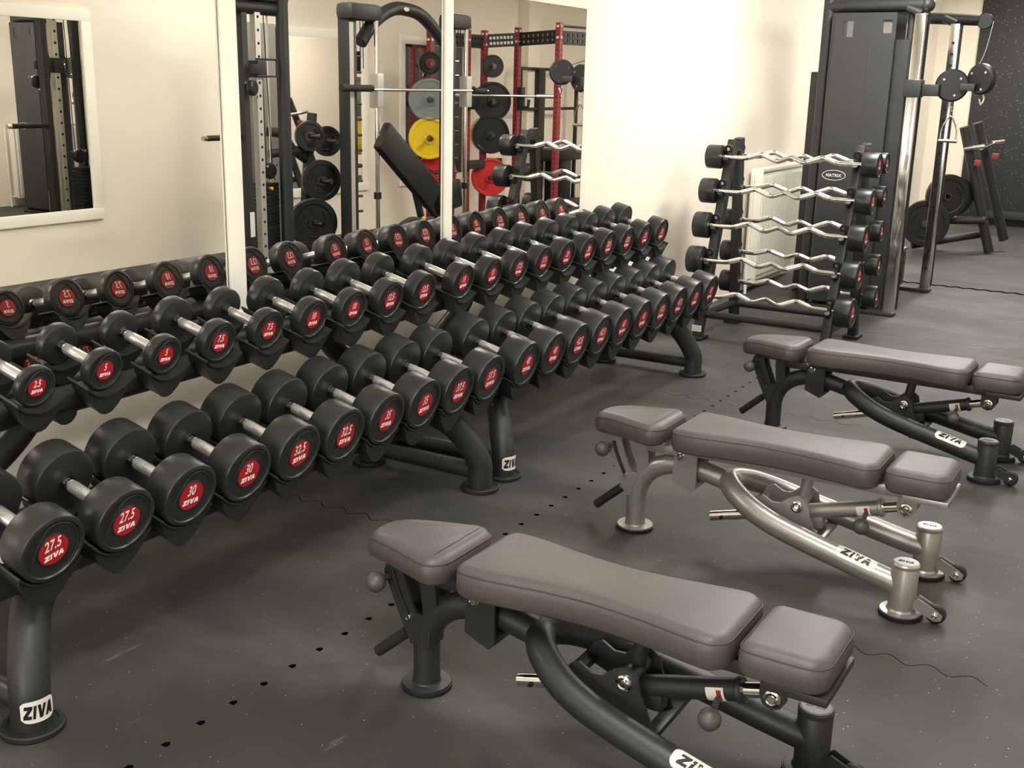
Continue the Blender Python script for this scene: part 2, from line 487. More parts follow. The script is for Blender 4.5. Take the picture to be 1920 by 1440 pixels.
PITCH = .2285
UPF, UPZ = 2.525, .795    # face centre of the upper tier
LOF, LOZ = 2.208, .489
ca, sa = math.cos(TILT), math.sin(TILT)
SPIN = {(0, 0): 11, (0, 1): 4, (0, 2): 0, (0, 4): 6, (0, 3): 3}
ORD = ['first', 'second', 'third', 'fourth', 'fifth', 'sixth', 'seventh', 'eighth', 'ninth', 'tenth']
def place_db(w, x, tier, idx, label, group):
    D, hw = SPEC[w]; L = 2 * hw + HL
    if w not in _db: o = _db[w] = make_dumbbell(w)
    else: o = dup(_db[w])
    F, Z = (LOF, LOZ) if tier == 0 else (UPF, UPZ)
    o.location = (x, F + ca * L / 2, Z + sa * L / 2)
    sp = SPIN.get((tier, idx), random.uniform(-4, 5))
    o.rotation_euler = (TILT, math.radians(-sp), 0)
    tag(o, label, 'dumbbell', group)
low = [27.5, 27.5, 30, 30, 32.5, 32.5, 35, 35, 37.5, 37.5, 40, 40, 42.5, 42.5, 45, 45, 47.5, 47.5, 50, 50]
upp = [2.5, 2.5, 5, 5, 7.5, 7.5, 10, 10, 12.5, 12.5, 15, 15, 17.5, 17.5, 20, 20, 22.5, 22.5, 25, 25]
def dbx(i): return 1.560 + i * .2195 if i < 10 else 3.816 + (i - 10) * .2251
for i in range(20):
    rk = 'near' if i < 10 else 'far'
    pos = 'left' if i % 2 == 0 else 'right'
    place_db(low[i], dbx(i), 0, i, 'big black dumbbell marked %s, %s one of its pair on the lower tier' % (fmt(low[i]), pos), 'heavy dumbbells on the lower tier')
    if i == 0: continue
    if i == 1: lb = 'small black dumbbell marked 2.5, leftmost on the upper tier'
    else: lb = 'black dumbbell marked %s, %s one of its pair on the upper tier' % (fmt(upp[i]), pos)
    place_db(upp[i], dbx(i), 1, i, lb, 'lighter dumbbells on the upper tier')

# ------------------------------------------------------------------ dumbbell racks
def saddle_mb(x, F, Z, y0, y1, R, Rc, hwid, drop):
    """moulded cradle under one head: crescent trough on a shield shaped body; local frame of the tilted dumbbell"""
    T = Matrix.Translation((x, F, Z)) @ Matrix.Rotation(TILT, 4, 'X')
    mb = MB()
    zb = -R - .0015                      # trough bottom
    a = math.asin(hwid / Rc)
    n = 14
    arc_i = [(Rc * math.sin(-a + 2 * a * i / n), zb + Rc - Rc * math.cos(-a + 2 * a * i / n)) for i in range(n + 1)]
    arc_o = [(( Rc + .006) * math.sin(-a + 2 * a * i / n), zb + Rc - (Rc + .006) * math.cos(-a + 2 * a * i / n)) for i in range(n + 1)]
    top = arc_i[-1][1]
    # trough shell
    N = n + 1
    def ring(y, flare):
        return [V((p[0] * flare, y, p[1])) for p in arc_i] + [V((p[0] * flare, y, p[1])) for p in reversed(arc_o)]
    r0, r1 = ring(y0, 1.), ring(y1, .97)
    m = len(r0)
    mb.add(r0 + r1, [tuple(range(m)), tuple(range(2 * m - 1, m - 1, -1))] + [(i, (i + 1) % m, m + (i + 1) % m, m + i) for i in range(m)], 0, T)
    # body
    bot = zb - drop
    body = [(hwid * .97, top - .010), (hwid * .94, top - .03), (hwid * .80, zb - drop * .18), (hwid * .53, zb - drop * .62), (hwid * .27, zb - drop * .92), (hwid * .09, bot), (-hwid * .09, bot),
            (-hwid * .27, zb - drop * .92), (-hwid * .53, zb - drop * .62), (-hwid * .80, zb - drop * .18), (-hwid * .94, top - .03), (-hwid * .97, top - .010)]
    body += [(p[0], p[1] - .004) for p in arc_o[1:-1]]
    bm0 = [V((p[0], y0 + .006, p[1])) for p in body]; bm1 = [V((p[0] * .85, y1, p[1])) for p in body]
    m = len(body)
    mb.add(bm0 + bm1, [tuple(range(m)), tuple(range(2 * m - 1, m - 1, -1))] + [(i, (i + 1) % m, m + (i + 1) % m, m + i) for i in range(m)], 0, T)
    return mb
def foot_disc(p, r=.076, pr=None):
    mb = MB().lathe([(0, 0), (r, 0), (r + .003, .004), (r + .003, .014), (r, .018), (r - .012, .018), (r - .014, .015), (0, .015)], 32, 0, Matrix.Translation(V(p)))
    return mb
def wrap_label(mb_white, mb_black, M, r, half, z0, z1, shear=0):
    """curved sticker on a tube of radius r (axis local Z, facing local -Y), logo letters bent around it"""
    n = 12
    def P(u, z, rr): 
        a = -PI / 2 + u / r
        return M @ V((rr * math.cos(a), rr * math.sin(a), z))
    vs = []; fs = []
    for i in range(n + 1):
        u = -half + 2 * half * i / n
        e = (1 - (abs(u) / half) ** 6 * .35)
        zm, zh = (z0 + z1) / 2, (z1 - z0) / 2
        vs += [P(u, zm - zh * e, r + .0008), P(u, zm + zh * e, r + .0008)]
        if i: fs.append((2 * i - 2, 2 * i, 2 * i + 1, 2 * i - 1))
    mb_white.add(vs, fs, 0)
    polys, k = logo_polys(half * 1.72)
    for p in polys:
        # subdivide outline so it follows the tube
        q = []
        for i in range(len(p)):
            a, b = V(p[i]), V(p[(i + 1) % len(p)])
            for j in range(3): q.append(a.lerp(b, j / 3))
        hh = max(abs(y) for x, y in p); s = (z1 - z0) * .30 / hh
        mb_black.add([P(x, (z0 + z1) / 2 + y * s, r + .0024) for x, y in q], [tuple(range(len(q)))], 1)

def make_rack(x0, xs, label, first_up):
    """x0 = left front foot, xs = list of dumbbell x; feet 2.083 m apart"""
    x1 = x0 + 2.083; xm = (x0 + x1) / 2
    t = thing('dumbbell_rack', label, 'rack', (xm, 2.6, 0), 0, 'two tier dumbbell racks')
    def rail(F, Z, y, z, r):   # one long tube under the saddles
        p = V((0, F, Z)) + Matrix.Rotation(TILT, 3, 'X') @ V((0, y, z))
        MB().cyl((xs[0] - .1, p.y, p.z), (xs[-1] + .1, p.y, p.z), r, 24, bev=.006).build('rail', M_powder, t)
        return p
    a1 = rail(UPF, UPZ, .10, -.122, .04); a2 = rail(UPF, UPZ, .225, -.135, .034)
    b1 = rail(LOF, LOZ, .135, -.155, .042); b2 = rail(LOF, LOZ, .335, -.155, .038)
    for sgn, xf in ((1, x0), (-1, x1)):
        # front leg, sweeping back and inwards to the lower rails
        pts = smooth([(xf, 2.29, .015), (xf, 2.29, .06), (xf + sgn * .003, 2.293, .115), (xf + sgn * .032, 2.325, .195), (xf + sgn * .085, 2.372, .28), (xf + sgn * .17, 2.43, .345), (xf + sgn * .26, b2.y + .02, b2.z - .01)], 6)
        lg = MB().tube(pts, .05, 24).build('front_leg', M_powder, t)
        foot_disc((xf, 2.29, 0)).build('foot', M_foot, lg)
        pts = smooth([(xf, 2.86, .015), (xf + sgn * .01, 2.855, .15), (xf + sgn * .06, 2.83, .32), (xf + sgn * .18, 2.79, .46), (xf + sgn * .33, 2.76, .58), (xf + sgn * .44, a2.y - .02, a2.z - .03)], 6)
        lg = MB().tube(pts, .042, 20).build('rear_leg', M_powder, t)
        foot_disc((xf, 2.86, 0), .07).build('foot', M_foot, lg)
        MB().tube([(xf, 2.30, .072), (xf, 2.86, .072)], .032, 18).build('base_tube', M_powder, t)
        MB().tube([V((xf + sgn * .42, a1.y - .03, a1.z - .03)), V((xf + sgn * .42, a2.y + .02, a2.z - .02))], .036, 18).build('shelf_arm', M_powder, t)
    # stickers on the left front leg only
    st = MB()
    wrap_label(st, st, Matrix.Translation((x0 + .001, 2.290, 0)) @ Matrix.Rotation(math.radians(-14), 4, 'Z'), .0512, .045, .042, .102)
    st.build('sticker', [M_stick, M_black], t)
    for i, x in enumerate(xs):
        wl, wu = low[first_up + i], upp[first_up + i]
        R, hw = SPEC[wl][0] / 2, SPEC[wl][1]
        saddle_mb(x, LOF, LOZ, .004, hw + .03, R, .11, .086, .07).build('saddle', M_plastic, t)
        saddle_mb(x, LOF, LOZ, hw + HL - .025, 2 * hw + HL - .005, R, .11, .084, .05).build('saddle', M_plastic, t)
        if first_up + i == 0: wu = 2.5
        R, hw = SPEC[wu][0] / 2, SPEC[wu][1]
        saddle_mb(x, UPF, UPZ, -.026, hw + .028, R, .096, .074, .064).build('saddle', M_plastic, t)
        saddle_mb(x, UPF, UPZ, hw + HL - .03, 2 * hw + HL + .012, R, .096, .074, .05).build('saddle', M_plastic, t)
    return t
make_rack(1.512, [dbx(i) for i in range(10)], 'black two tier dumbbell rack nearest the camera, against the mirrored wall', 0)
make_rack(3.774, [dbx(i) for i in range(10, 20)], 'black two tier dumbbell rack farther off, ending beside the curl bar rack', 10)

# ------------------------------------------------------------------ benches
def pad_mb(outline, zt, zb, rnd=.022, crown=.004):
    """upholstered cushion from a 2D outline (counter clockwise)"""
    n = len(outline); P = [V((x, y)) for x, y in outline]
    nrm = []
    for i in range(n):
        d = (P[(i + 1) % n] - P[i - 1]).normalized(); nrm.append(V((-d.y, d.x)))   # inward for ccw
    lev = [(rnd * .55, zb), (rnd * .2, zb + rnd * .25), (0, zb + rnd * .8), (0, zt - rnd), (rnd * .12, zt - rnd * .55), (rnd * .36, zt - rnd * .22), (rnd * .62, zt - rnd * .06), (rnd * .92, zt)]
    vs = []
    for ins, z in lev: vs += [(P[i].x + nrm[i].x * ins, P[i].y + nrm[i].y * ins, z) for i in range(n)]
    fs = []
    for j in range(len(lev) - 1):
        for i in range(n):
            k = (i + 1) % n
            fs.append((j * n + i, j * n + k, (j + 1) * n + k, (j + 1) * n + i))
    o = (len(lev) - 1) * n
    fs.append(tuple(range(n - 1, -1, -1))); fs.append(tuple(o + i for i in range(n)))
    mb = MB().add(vs, fs, 0)
    # sewn seam round the top edge
    sm = [V((P[i].x + nrm[i].x * rnd * .1, P[i].y + nrm[i].y * rnd * .1, zt - rnd * .5)) for i in range(n)]
    mb.tube(sm, .0016, 5, 1, closed=True)
    return mb
def round_poly(corners, rads, n=6):
    out = []; m = len(corners)
    for i in range(m):
        a, b, c = V(corners[i - 1]), V(corners[i]), V(corners[(i + 1) % m])
        d1, d2 = a - b, c - b; q = min(rads[i], d1.length * .49, d2.length * .49)
        s, e = b + d1.normalized() * q, b + d2.normalized() * q
        for k in range(n + 1):
            t = k / n; p = s * (1 - t) ** 2 + b * 2 * t * (1 - t) + e * t * t
            if not out or (V(out[-1]) - p).length > .0005: out.append((p.x, p.y))
    # resample long sides
    res = []
    for i in range(len(out)):
        a, b = V(out[i]), V(out[(i + 1) % len(out)]); L = (b - a).length; k = max(1, int(L / .03))
        for j in range(k): q = a.lerp(b, j / k); res.append((q.x, q.y))
    return res
XZ = Matrix(((1, 0, 0, 0), (0, 0, -1, 0), (0, 1, 0, 0), (0, 0, 0, 1)))   # 2D (s,z) outlines extruded along y
def plate(mb, out, y0, y1, mi=0): mb.prism(out, -y1, -y0, mi, XZ); return mb

def bolt_mb(p, ydir, r=.017):
    M = Matrix.Translation(V(p)) @ frame_from((0, ydir, 0)).to_4x4()
    return MB().lathe([(0, .012), (r * .35, .012), (r * .4, .008), (r * .62, .012), (r * .75, .008), (r, .006), (r * 1.1, 0), (0, 0)], 18, 0, M)

def make_bench(loc, rz, label, fm, cap_m):
    """local: +x from the front foot towards the wheels, y lateral, z up"""
    t = thing('weight_bench', label, 'bench', loc, rz, 'adjustable benches in a row')
    def P(name, mb, m, par=None): return mb.build(name, m, par or t, world=False)
    # curved spine from the front foot
    sp = smooth([(0, 0, .012), (0, 0, .09), (.002, 0, .15), (.03, 0, .215), (.085, 0, .262), (.16, 0, .283), (.25, 0, .278), (.35, 0, .258)], 6)
    P('spine_tube', MB().tube(sp, .037, 24), fm)
    ff = MB().lathe([(0, .0), (.068, 0), (.07, .003), (.07, .012), (0, .012)], 32, 0)
    ff.lathe([(.036, .012), (.066, .012), (.066, .017), (.04, .018), (.038, .022)], 32, 1)
    P('front_foot', ff, [M_foot, cap_m])
    # fork with the curved slots that carry the seat
    fk = MB()
    for y0, y1 in ((-.034, -.026), (.026, .034)):
        plate(fk, [(-.03, .135), (-.075, .225), (-.118, .325), (-.11, .352), (-.085, .362), (-.06, .352), (-.045, .30), (-.012, .225), (.012, .225), (.004, .30), (.0, .352), (.045, .355), (.05, .31), (.058, .24), (.035, .19), (.03, .135)], y0, y1)
    plate(fk, [(-.03, .14), (-.07, .22), (-.055, .225), (-.012, .2), (.03, .2), (.03, .14)], -.026, .026)
    P('seat_fork', fk, fm)
    sl = MB()
    for y in (-.0355, .0355):
        sl.tube(smooth([(-.088, y, .335), (-.068, y, .28), (-.036, y, .215)], 5), .0065, 8)
    P('slot', sl, M_hole)
    bl = bolt_mb((-.034, -.034, .213), -1, .007)
    P('pin', bl, M_chrome)
    kb = MB().cyl((-.10, -.034, .315), (-.108, -.06, .312), .008); kb.ball((-.112, -.078, .31), .028)
    P('adjustment_knob', kb, M_knob)
    g = MB().tube([(-.03, 0, .178), (-.07, 0, .142)], .012, 14, 0); g.tube(rounded([(-.062, 0, .148), (-.165, 0, .056)], .01), .0165, 16, 1)
    P('carry_handle', g, [fm, M_grip])
    # seat: tapered saddle
    seat = round_poly([(-.172, -.06), (.095, -.150), (.138, -.112), (.138, .112), (.095, .150), (-.172, .06)], [.055, .055, .04, .04, .055, .055])
    sm = pad_mb(seat, .45, .372, .034)
    for i, p in enumerate(sm.v):      # nose falls away a little
        if p.x < -.05: p.z -= ((-.05 - p.x) ** 2) * 1.3
    P('seat', sm, [M_vinyl, M_stitch])
    P('seat_plate', MB().box((-.1, -.045, .352), (.12, .045, .374), .004).box((.02, -.03, .32), (.2, .03, .352), .004), fm)
    # back pad with a waist, and the separate head pad
    n = 16
    def wid(u): return .148 - .034 * math.sin(PI * min(1, max(0, (u - .05) / .95))) ** 1.2
    s0, s1 = .17, .885
    side = [(s0 + .06 + (s1 - s0 - .12) * i / n, wid(i / n)) for i in range(n + 1)]
    core = [(x, -w) for x, w in side[1:-1]] + round_poly([(s1, -wid(1)), (s1, wid(1))], [0, 0])[0:0]
    right = [(s1 - .045, -wid(1) + .0), (s1 - .026, -wid(1) + .008), (s1 - .008, -wid(1) + .026), (s1, -wid(1) + .048)]
    back = [(s0 + .038, -wid(0)), *[(x, -w) for x, w in side[1:-1]], *right, (s1, 0), *[(x, -y) for x, y in reversed(right)],
            *[(x, w) for x, w in reversed(side[1:-1])], (s0 + .038, wid(0)), (s0 + .018, wid(0) - .008), (s0 + .006, wid(0) - .024), (s0, wid(0) - .045), (s0, 0), (s0, -wid(0) + .045), (s0 + .006, -wid(0) + .024), (s0 + .018, -wid(0) + .008)]
    P('back_pad', pad_mb(back, .456, .372, .03), [M_vinyl, M_stitch])
    hp = round_poly([(.897, -.128), (1.10, -.128), (1.10, .128), (.897, .128)], [.042, .06, .06, .042])
    P('head_pad', pad_mb(hp, .455, .372, .034), [M_vinyl, M_stitch])
    P('pad_frame', MB().box((.17, -.052, .338), (1.095, .052, .373), .004).box((.96, -.11, .352), (1.10, .11, .373), .004), fm)
    # pivot block at the front of the back pad
    pv = MB(); 
    for y0, y1 in ((-.06, -.05), (.05, .06)):
        plate(pv, [(.16, .235), (.235, .205), (.25, .222), (.25, .352), (.165, .352)], y0, y1)
    plate(pv, [(.16, .235), (.235, .205), (.238, .222), (.166, .25)], -.05, .05)
    P('pivot_block', pv, fm)
    P('pivot_bolt', bolt_mb((.19, -.06, .335), -1, .016), M_chrome)
    # horseshoe frame
    half = [(1.0, .176, .098), (.90, .172, .118), (.78, .166, .145), (.66, .158, .172), (.56, .146, .197), (.48, .124, .223), (.415, .085, .247), (.375, .042, .26)]
    path = [(x, -y, z) for x, y, z in half] + [(.358, 0, .263)] + [(x, y, z) for x, y, z in reversed(half)]
    P('horseshoe_frame', MB().tube(smooth(path, 5), .038, 24), fm)
    for sg in (-1, 1):
        y = sg * .18
        ps = MB().lathe([(0, .02), (.042, .02), (.042, .165), (.040, .168), (0, .168)], 28, 0, Matrix.Translation((1.01, y, 0)))
        post = P('rear_post', ps, fm)
        rf = MB().lathe([(0, 0), (.066, 0), (.068, .003), (.068, .015), (0, .015)], 32, 0, Matrix.Translation((1.01, y, 0)))
        rf.lathe([(.042, .015), (.064, .015), (.064, .019), (.046, .021), (.042, .028)], 32, 1, Matrix.Translation((1.01, y, 0)))
        P('rear_foot', rf, [M_foot, cap_m], post)
        cp = MB().lathe([(.043, .166), (.043, .176), (.039, .181), (.036, .1815), (0, .1815)], 28, 0, Matrix.Translation((1.01, y, 0)))
        cp.lathe([(0, .1822), (.035, .1822), (.035, .181)], 28, 1, Matrix.Translation((1.01, y, 0)))
        logo_on(cp, 2, .05, Matrix.Translation((1.01, y, .1822)) @ Matrix.Rotation(math.radians(-90), 4, 'Z') @ Matrix.Rotation(math.radians(90), 4, 'Z'), .0006)
        P('end_cap', cp, [M_powder if fm is M_powder else M_silver, M_knob if fm is M_powder else M_silver, M_black], post)
        wb = MB()
        for yy in (-.017, .012):
            plate(wb, [(1.045, .062), (1.06, .075), (1.12, .048), (1.138, .035), (1.134, .018), (1.115, .012), (1.045, .04)], y + yy, y + yy + .005)
        P('wheel_bracket', wb, fm, post)
        wh = MB().lathe([(0, -.011), (.026, -.011), (.031, -.006), (.031, .006), (.026, .011), (0, .011)], 24, 0, Matrix.Translation((1.115, y, .032)) @ Matrix.Rotation(PI / 2, 4, 'X'))
        wh.add(*(lambda b: (b.v, b.f))(bolt_mb((1.115, y - .017, .032), -1, .009)), 1)
        P('wheel', wh, [M_foot, M_chrome], post)
    # notched bracket between the legs
    br = MB()
    for y0, y1 in ((-.075, -.067), (.05, .058)):
        plate(br, [(.455, .205), (.475, .248), (.50, .262), (.535, .243), (.565, .246), (.59, .268), (.625, .285), (.655, .265), (.665, .225), (.69, .165), (.70, .12), (.665, .125), (.60, .15), (.52, .18)], y0, y1)
    br.box((.45, -.13, .195), (.485, .13, .215), .003).box((.675, -.15, .118), (.71, .15, .135), .003)
    P('pivot_bracket', br, fm)
    P('bracket_bolt', bolt_mb((.622, -.075, .245), -1, .02), M_chrome)
    P('support_strut', MB().cyl((.634, 0, .345), (.62, 0, .25), .02, 18).cyl((.62, -.067, .245), (.62, .05, .245), .022, 18), fm)
    a, b = V((.30, -.01, .118)), V((.965, -.01, .302)); d = (b - a).normalized()
    rod = MB().tube([a, b], .018, 20)
    P('telescopic_rod', rod, M_chrome)
    q = a + d * .025; rh = bolt_mb((q.x + .02, -.0275, q.z + .004), -1, .006)
    P('rod_hole', rh, M_hole)
    P('adjuster_tube', MB().cyl(a + d * .345, a + d * .60, .027, 22, bev=.003).cyl(a + d * .597, a + d * .612, .031, 22, bev=.003).box((.60, -.03, .165), (.70, .012, .215), .006), fm)
    kp = a + d * .56
    P('locking_knob', MB().cyl(kp + V((0, -.02, -.01)), kp + V((0, -.06, -.03)), .008).ball(kp + V((0, -.075, -.04)), .027), M_knob)
    wl = MB(); p = a + d * .55
    Mw = Matrix.Translation(p) @ frame_from(d, V((0, -1, 0))).to_4x4()
    wl.lathe([(.0273, -.022), (.0277, -.022), (.0277, .022), (.0273, .022)], 8, 0, Mw, math.radians(60), math.radians(150))
    wl.lathe([(.0279, .004), (.0281, .016)], 6, 1, Mw, math.radians(72), math.radians(125))
    P('warning_label', wl, [M_stick, M_red])
    cl = MB()
    for y0, y1 in ((-.045, -.037), (.017, .025)):
        plate(cl, [(.935, .30), (.945, .28), (.965, .272), (.985, .28), (.997, .30), (.997, .345), (.935, .345)], y0, y1)
    cl.cyl((.966, -.04, .302), (.966, .02, .302), .012, 12)
    P('clevis', cl, fm)
    P('clevis_bolt', bolt_mb((.966, -.045, .302), -1, .02), M_chrome)
    # badge plate on the near leg of the horseshoe
    dl = MB()
    c0, c1 = V((.90, -.172, .118)), V((.78, -.166, .145)); dd = (c0 - c1).normalized()
    up = V((0, -.45, 1)); up = (up - dd * up.dot(dd)).normalized(); sd = up.cross(dd)
    Ml = Matrix((sd, -up, dd)).transposed().to_4x4(); Ml.translation = c1.lerp(c0, .6)
    # long sticker: u round the tube, z along it
    n = 10; vs = []; fs = []; r = .0386
    for i in range(n + 1):
        u = -.026 + .052 * i / n; e = 1 - (abs(u) / .026) ** 4 * .18
        for z in (-.066, .066):
            a_ = -PI / 2 + u / r; vs.append(Ml @ V((r * math.cos(a_), r * math.sin(a_), z * e)))
        if i: fs.append((2 * i - 2, 2 * i, 2 * i + 1, 2 * i - 1))
    dl.add(vs, fs, 0)
    polys, k = logo_polys(.102)
    for p in polys:
        q = []
        for i in range(len(p)):
            a0, b0 = V(p[i]), V(p[(i + 1) % len(p)])
            for j in range(3): q.append(a0.lerp(b0, j / 3))
        dl.add([Ml @ V(((r + .001) * math.cos(-PI / 2 + y * 1.0 / r), (r + .001) * math.sin(-PI / 2 + y * 1.0 / r), x)) for x, y in q], [tuple(range(len(q)))], 1)
    P('nameplate', dl, [M_stick, M_black])
    return t
RZ = -PI / 2
make_bench((2.227, 1.581, 0), RZ, 'black framed adjustable bench with grey pads, nearest in the row', M_powder, M_powder)
make_bench((3.583, 1.589, 0), RZ, 'silver grey framed adjustable bench in the middle of the row', M_silver, M_silver)
make_bench((5.12, 1.57, 0), RZ - .03, 'black framed adjustable bench farthest back, next to the curl bar rack', M_powder, M_powder)

# ------------------------------------------------------------------ curl bar rack
def make_curl_rack():
    t = thing('barbell_rack', 'black upright rack holding two columns of fixed curl bars, in front of the radiator', 'rack', (7.1, 2.2, 0))
    for y, sg in ((2.63, 1), (1.79, -1)):
        d = .02 if sg > 0 else -.02
        fx = 6.77 if sg > 0 else 6.74
        fl = MB(); M0 = None
        p0, p1 = V((fx, y, .01)), V((7.185, y, 1.27))
        dv = (p1 - p0).normalized(); F = Matrix((dv.cross(V((0, 1, 0))), V((0, 1, 0)), dv)).transposed().to_4x4(); F.translation = p0
        fl.box((-.035, -.03, 0), (.035, .03, (p1 - p0).length), .012, 0, F)
        lg = fl.build('front_post', M_powder, t)
        MB().box((fx - .07, y - .05, 0), (fx + .07, y + .05, .022), .006).build('foot', M_foot, lg)
        b0, b1 = V((7.45, y, .01)), V((7.29, y, 1.285)); dv2 = (b1 - b0).normalized()
        F2 = Matrix((dv2.cross(V((0, 1, 0))), V((0, 1, 0)), dv2)).transposed().to_4x4(); F2.translation = b0
        lg = MB().box((-.036, -.03, 0), (.036, .03, (b1 - b0).length), .012, 0, F2).build('rear_post', M_powder, t)
        MB().box((7.38, y - .05, 0), (7.52, y + .05, .022), .006).build('foot', M_foot, lg)
        MB().box((7.16, y - .032, 1.2), (7.32, y + .032, 1.262), .012).build('top_joint', M_powder, t)
        MB().tube([(fx + .05, y, .16), (7.44, y, .14)], .025, 14).build('side_tube', M_powder, t)
        for k in range(5):
            for side in (0, 1):
                z = FZ[k] if side == 0 else BZ[k]
                if side == 0:
                    c = p0 + dv * ((z - .02) / dv.z); hx = c.x - .055; q = -1
                else:
                    c = b0 + dv2 * ((z - .02) / dv2.z); hx = c.x + .055; q = 1
                hk = MB()
                # J shaped hook: plate on the post, cradle in front
                hk.tube(rounded([(c.x, y, z + .06), (c.x + q * .028, y, z + .03), (c.x + q * .034, y, z - .022), (c.x + q * .07, y, z - .03), (c.x + q * .085, y, z - .006)], .02), .017, 10)
                hk.cyl((c.x + q * .02, y, z + .06), (c.x + q * .046, y, z + .054), .026, 16)
                h = hk.build('hook', M_plastic, t)
                bd = MB()
                for yy in (-1,): pass
                bd.cyl((c.x + q * .042, y, z + .056), (c.x + q * .051, y, z + .054), .011, 12).build('washer', M_chrome, h)
    MB().tube([(6.83, 2.63, .16), (6.83, 1.79, .16)], .024, 14).build('cross_tube', M_powder, t)
    MB().tube([(7.43, 2.63, .14), (7.43, 1.79, .14)], .024, 14).build('cross_tube', M_powder, t)
    st = MB().box((6.742, 2.598, .055), (6.748, 2.662, .095)); st.v = [p + V((.0, 0, 0)) for p in st.v]
    st.build('sticker', M_stick, t)
    return t
FZ = [.285, .505, .726, .945, 1.162]
BZ = [.285, .50, .725, .95, 1.162]
def curl_bar(R, hw, bend):
    """bar along local Y; zigzag bends lie in the local XZ plane direction given by 'bend'"""
    t = thing('curl_bar', '', 'barbell')
    H = .46
    bx, bz = bend
    def B(y, k): return (bx * k, y, bz * k)
    pts = [B(-H - .02, 0), B(-.36, 0), B(-.30, 0), B(-.20, .036), B(-.085, -.012), B(0, .026), B(.085, -.012), B(.20, .036), B(.30, 0), B(.36, 0), B(H + .02, 0)]
    MB().tube(rounded(pts, .022, 4), .0155, 14).build('bar', M_chrome, t, world=False)
    for a, b in ((B(-.285, .0055), B(-.215, .0305)), (B(-.185, .0297), B(-.105, -.0037)), (B(.185, .0297), B(.105, -.0037)), (B(.285, .0055), B(.215, .0305))):
        MB().tube([a, b], .0168, 14).build('knurled_grip', M_knurl, t, world=False)
    for d in (-1, 1):
        mb = head_mb(R, hw, d); mb.v = [p + V((0, d * H, 0)) for p in mb.v]
        hd = mb.build('head', [M_rubber, M_face], t, world=False)
        bb = badge_mb(R, hw, d, '10'); bb.v = [p + V((0, d * H, 0)) for p in bb.v]
        bb.build('badge', [M_red, M_white, M_foot], hd, world=False)
    return t
make_curl_rack()
names = ['lowest', 'second lowest', 'middle', 'second highest', 'topmost']
b0 = None
for k in range(5):
    z = FZ[k]
    fx = 6.77 + (7.185 - 6.77) * z / 1.27 - .055
    R, hw = (.093 - .004 * k, .098)
    t = curl_bar(R, hw, ((.5, .85) if k % 2 else (.35, .9)))
    t.location = (fx + .0, 2.205, z + .002)
    t.rotation_euler = (0, random.uniform(-.15, .15), -.07 * 0)
    tag(t, 'chrome curl bar with thick black heads, %s on the front side of the rack' % names[k], 'barbell', 'curl bars on the front of the rack')
for k in range(5):
    z = BZ[k]
    fx = 7.45 - .16 * z / 1.285 + .055
    t = curl_bar(.074 - .002 * k, .082, ((-.5, .85) if k % 2 else (-.3, .95)))
    t.location = (fx, 2.205, z + .002); t.rotation_euler = (0, random.uniform(-.2, .2), 0)
    tag(t, 'chrome curl bar with smaller black heads, %s on the rear side of the rack' % names[k], 'barbell', 'curl bars on the rear of the rack')
# ------------------------------------------------------------------ weight plates
def plate_mb(R, w, hub=.026, style='iron'):
    """disc with axis local Y, centred"""
    mb = MB(); A = Matrix.Rotation(PI / 2, 4, 'X')
    if style == 'iron':
        pr = [(hub, -w * .5), (hub + .03, -w * .5), (hub + .035, -w * .3), (R * .74, -w * .3), (R * .78, -w * .5), (R * .97, -w * .5), (R, -w * .4),
              (R, w * .4), (R * .97, w * .5), (R * .78, w * .5), (R * .74, w * .3), (hub + .035, w * .3), (hub + .03, w * .5), (hub, w * .5), (hub, -w * .5)]
        mb.lathe(pr, 40, 0, A)
        for k in range(3):       # grip openings shown as raised lips
            a0 = k * 2 * PI / 3 + .5
            for s in (-1, 1):
                arc = [V((R * .56 * math.cos(a0 + u * .09), s * w * .3, R * .56 * math.sin(a0 + u * .09))) for u in range(-4, 5)]
                mb.tube(arc, .011, 8, 1)
    else:
        pr = [(hub, -w * .5), (R * .3, -w * .5), (R * .33, -w * .38), (R * .84, -w * .38), (R * .88, -w * .5), (R * .98, -w * .5), (R, -w * .42),
              (R, w * .42), (R * .98, w * .5), (R * .88, w * .5), (R * .84, w * .38), (R * .33, w * .38), (R * .3, w * .5), (hub, w * .5), (hub, -w * .5)]
        mb.lathe(pr, 40, 0, A)
    return mb
def weight_plate(p, R, w, m, label, group, style='iron', rot=0., hubm=None):
    t = thing('weight_plate', label, 'weight plate', p, rot, group)
    plate_mb(R, w, .026, style).build('disc', [m, M_hole], t, world=False)
    MB().lathe([(.0255, -w * .52), (.034, -w * .52), (.034, w * .52), (.0255, w * .52)], 20, 0, Matrix.Rotation(PI / 2, 4, 'X')).build('hub', hubm or M_dsteel, t, world=False)
    return t

M_alu = mat('brushed_aluminium', (196, 194, 186), .42, .55, var=.04, scale=60)
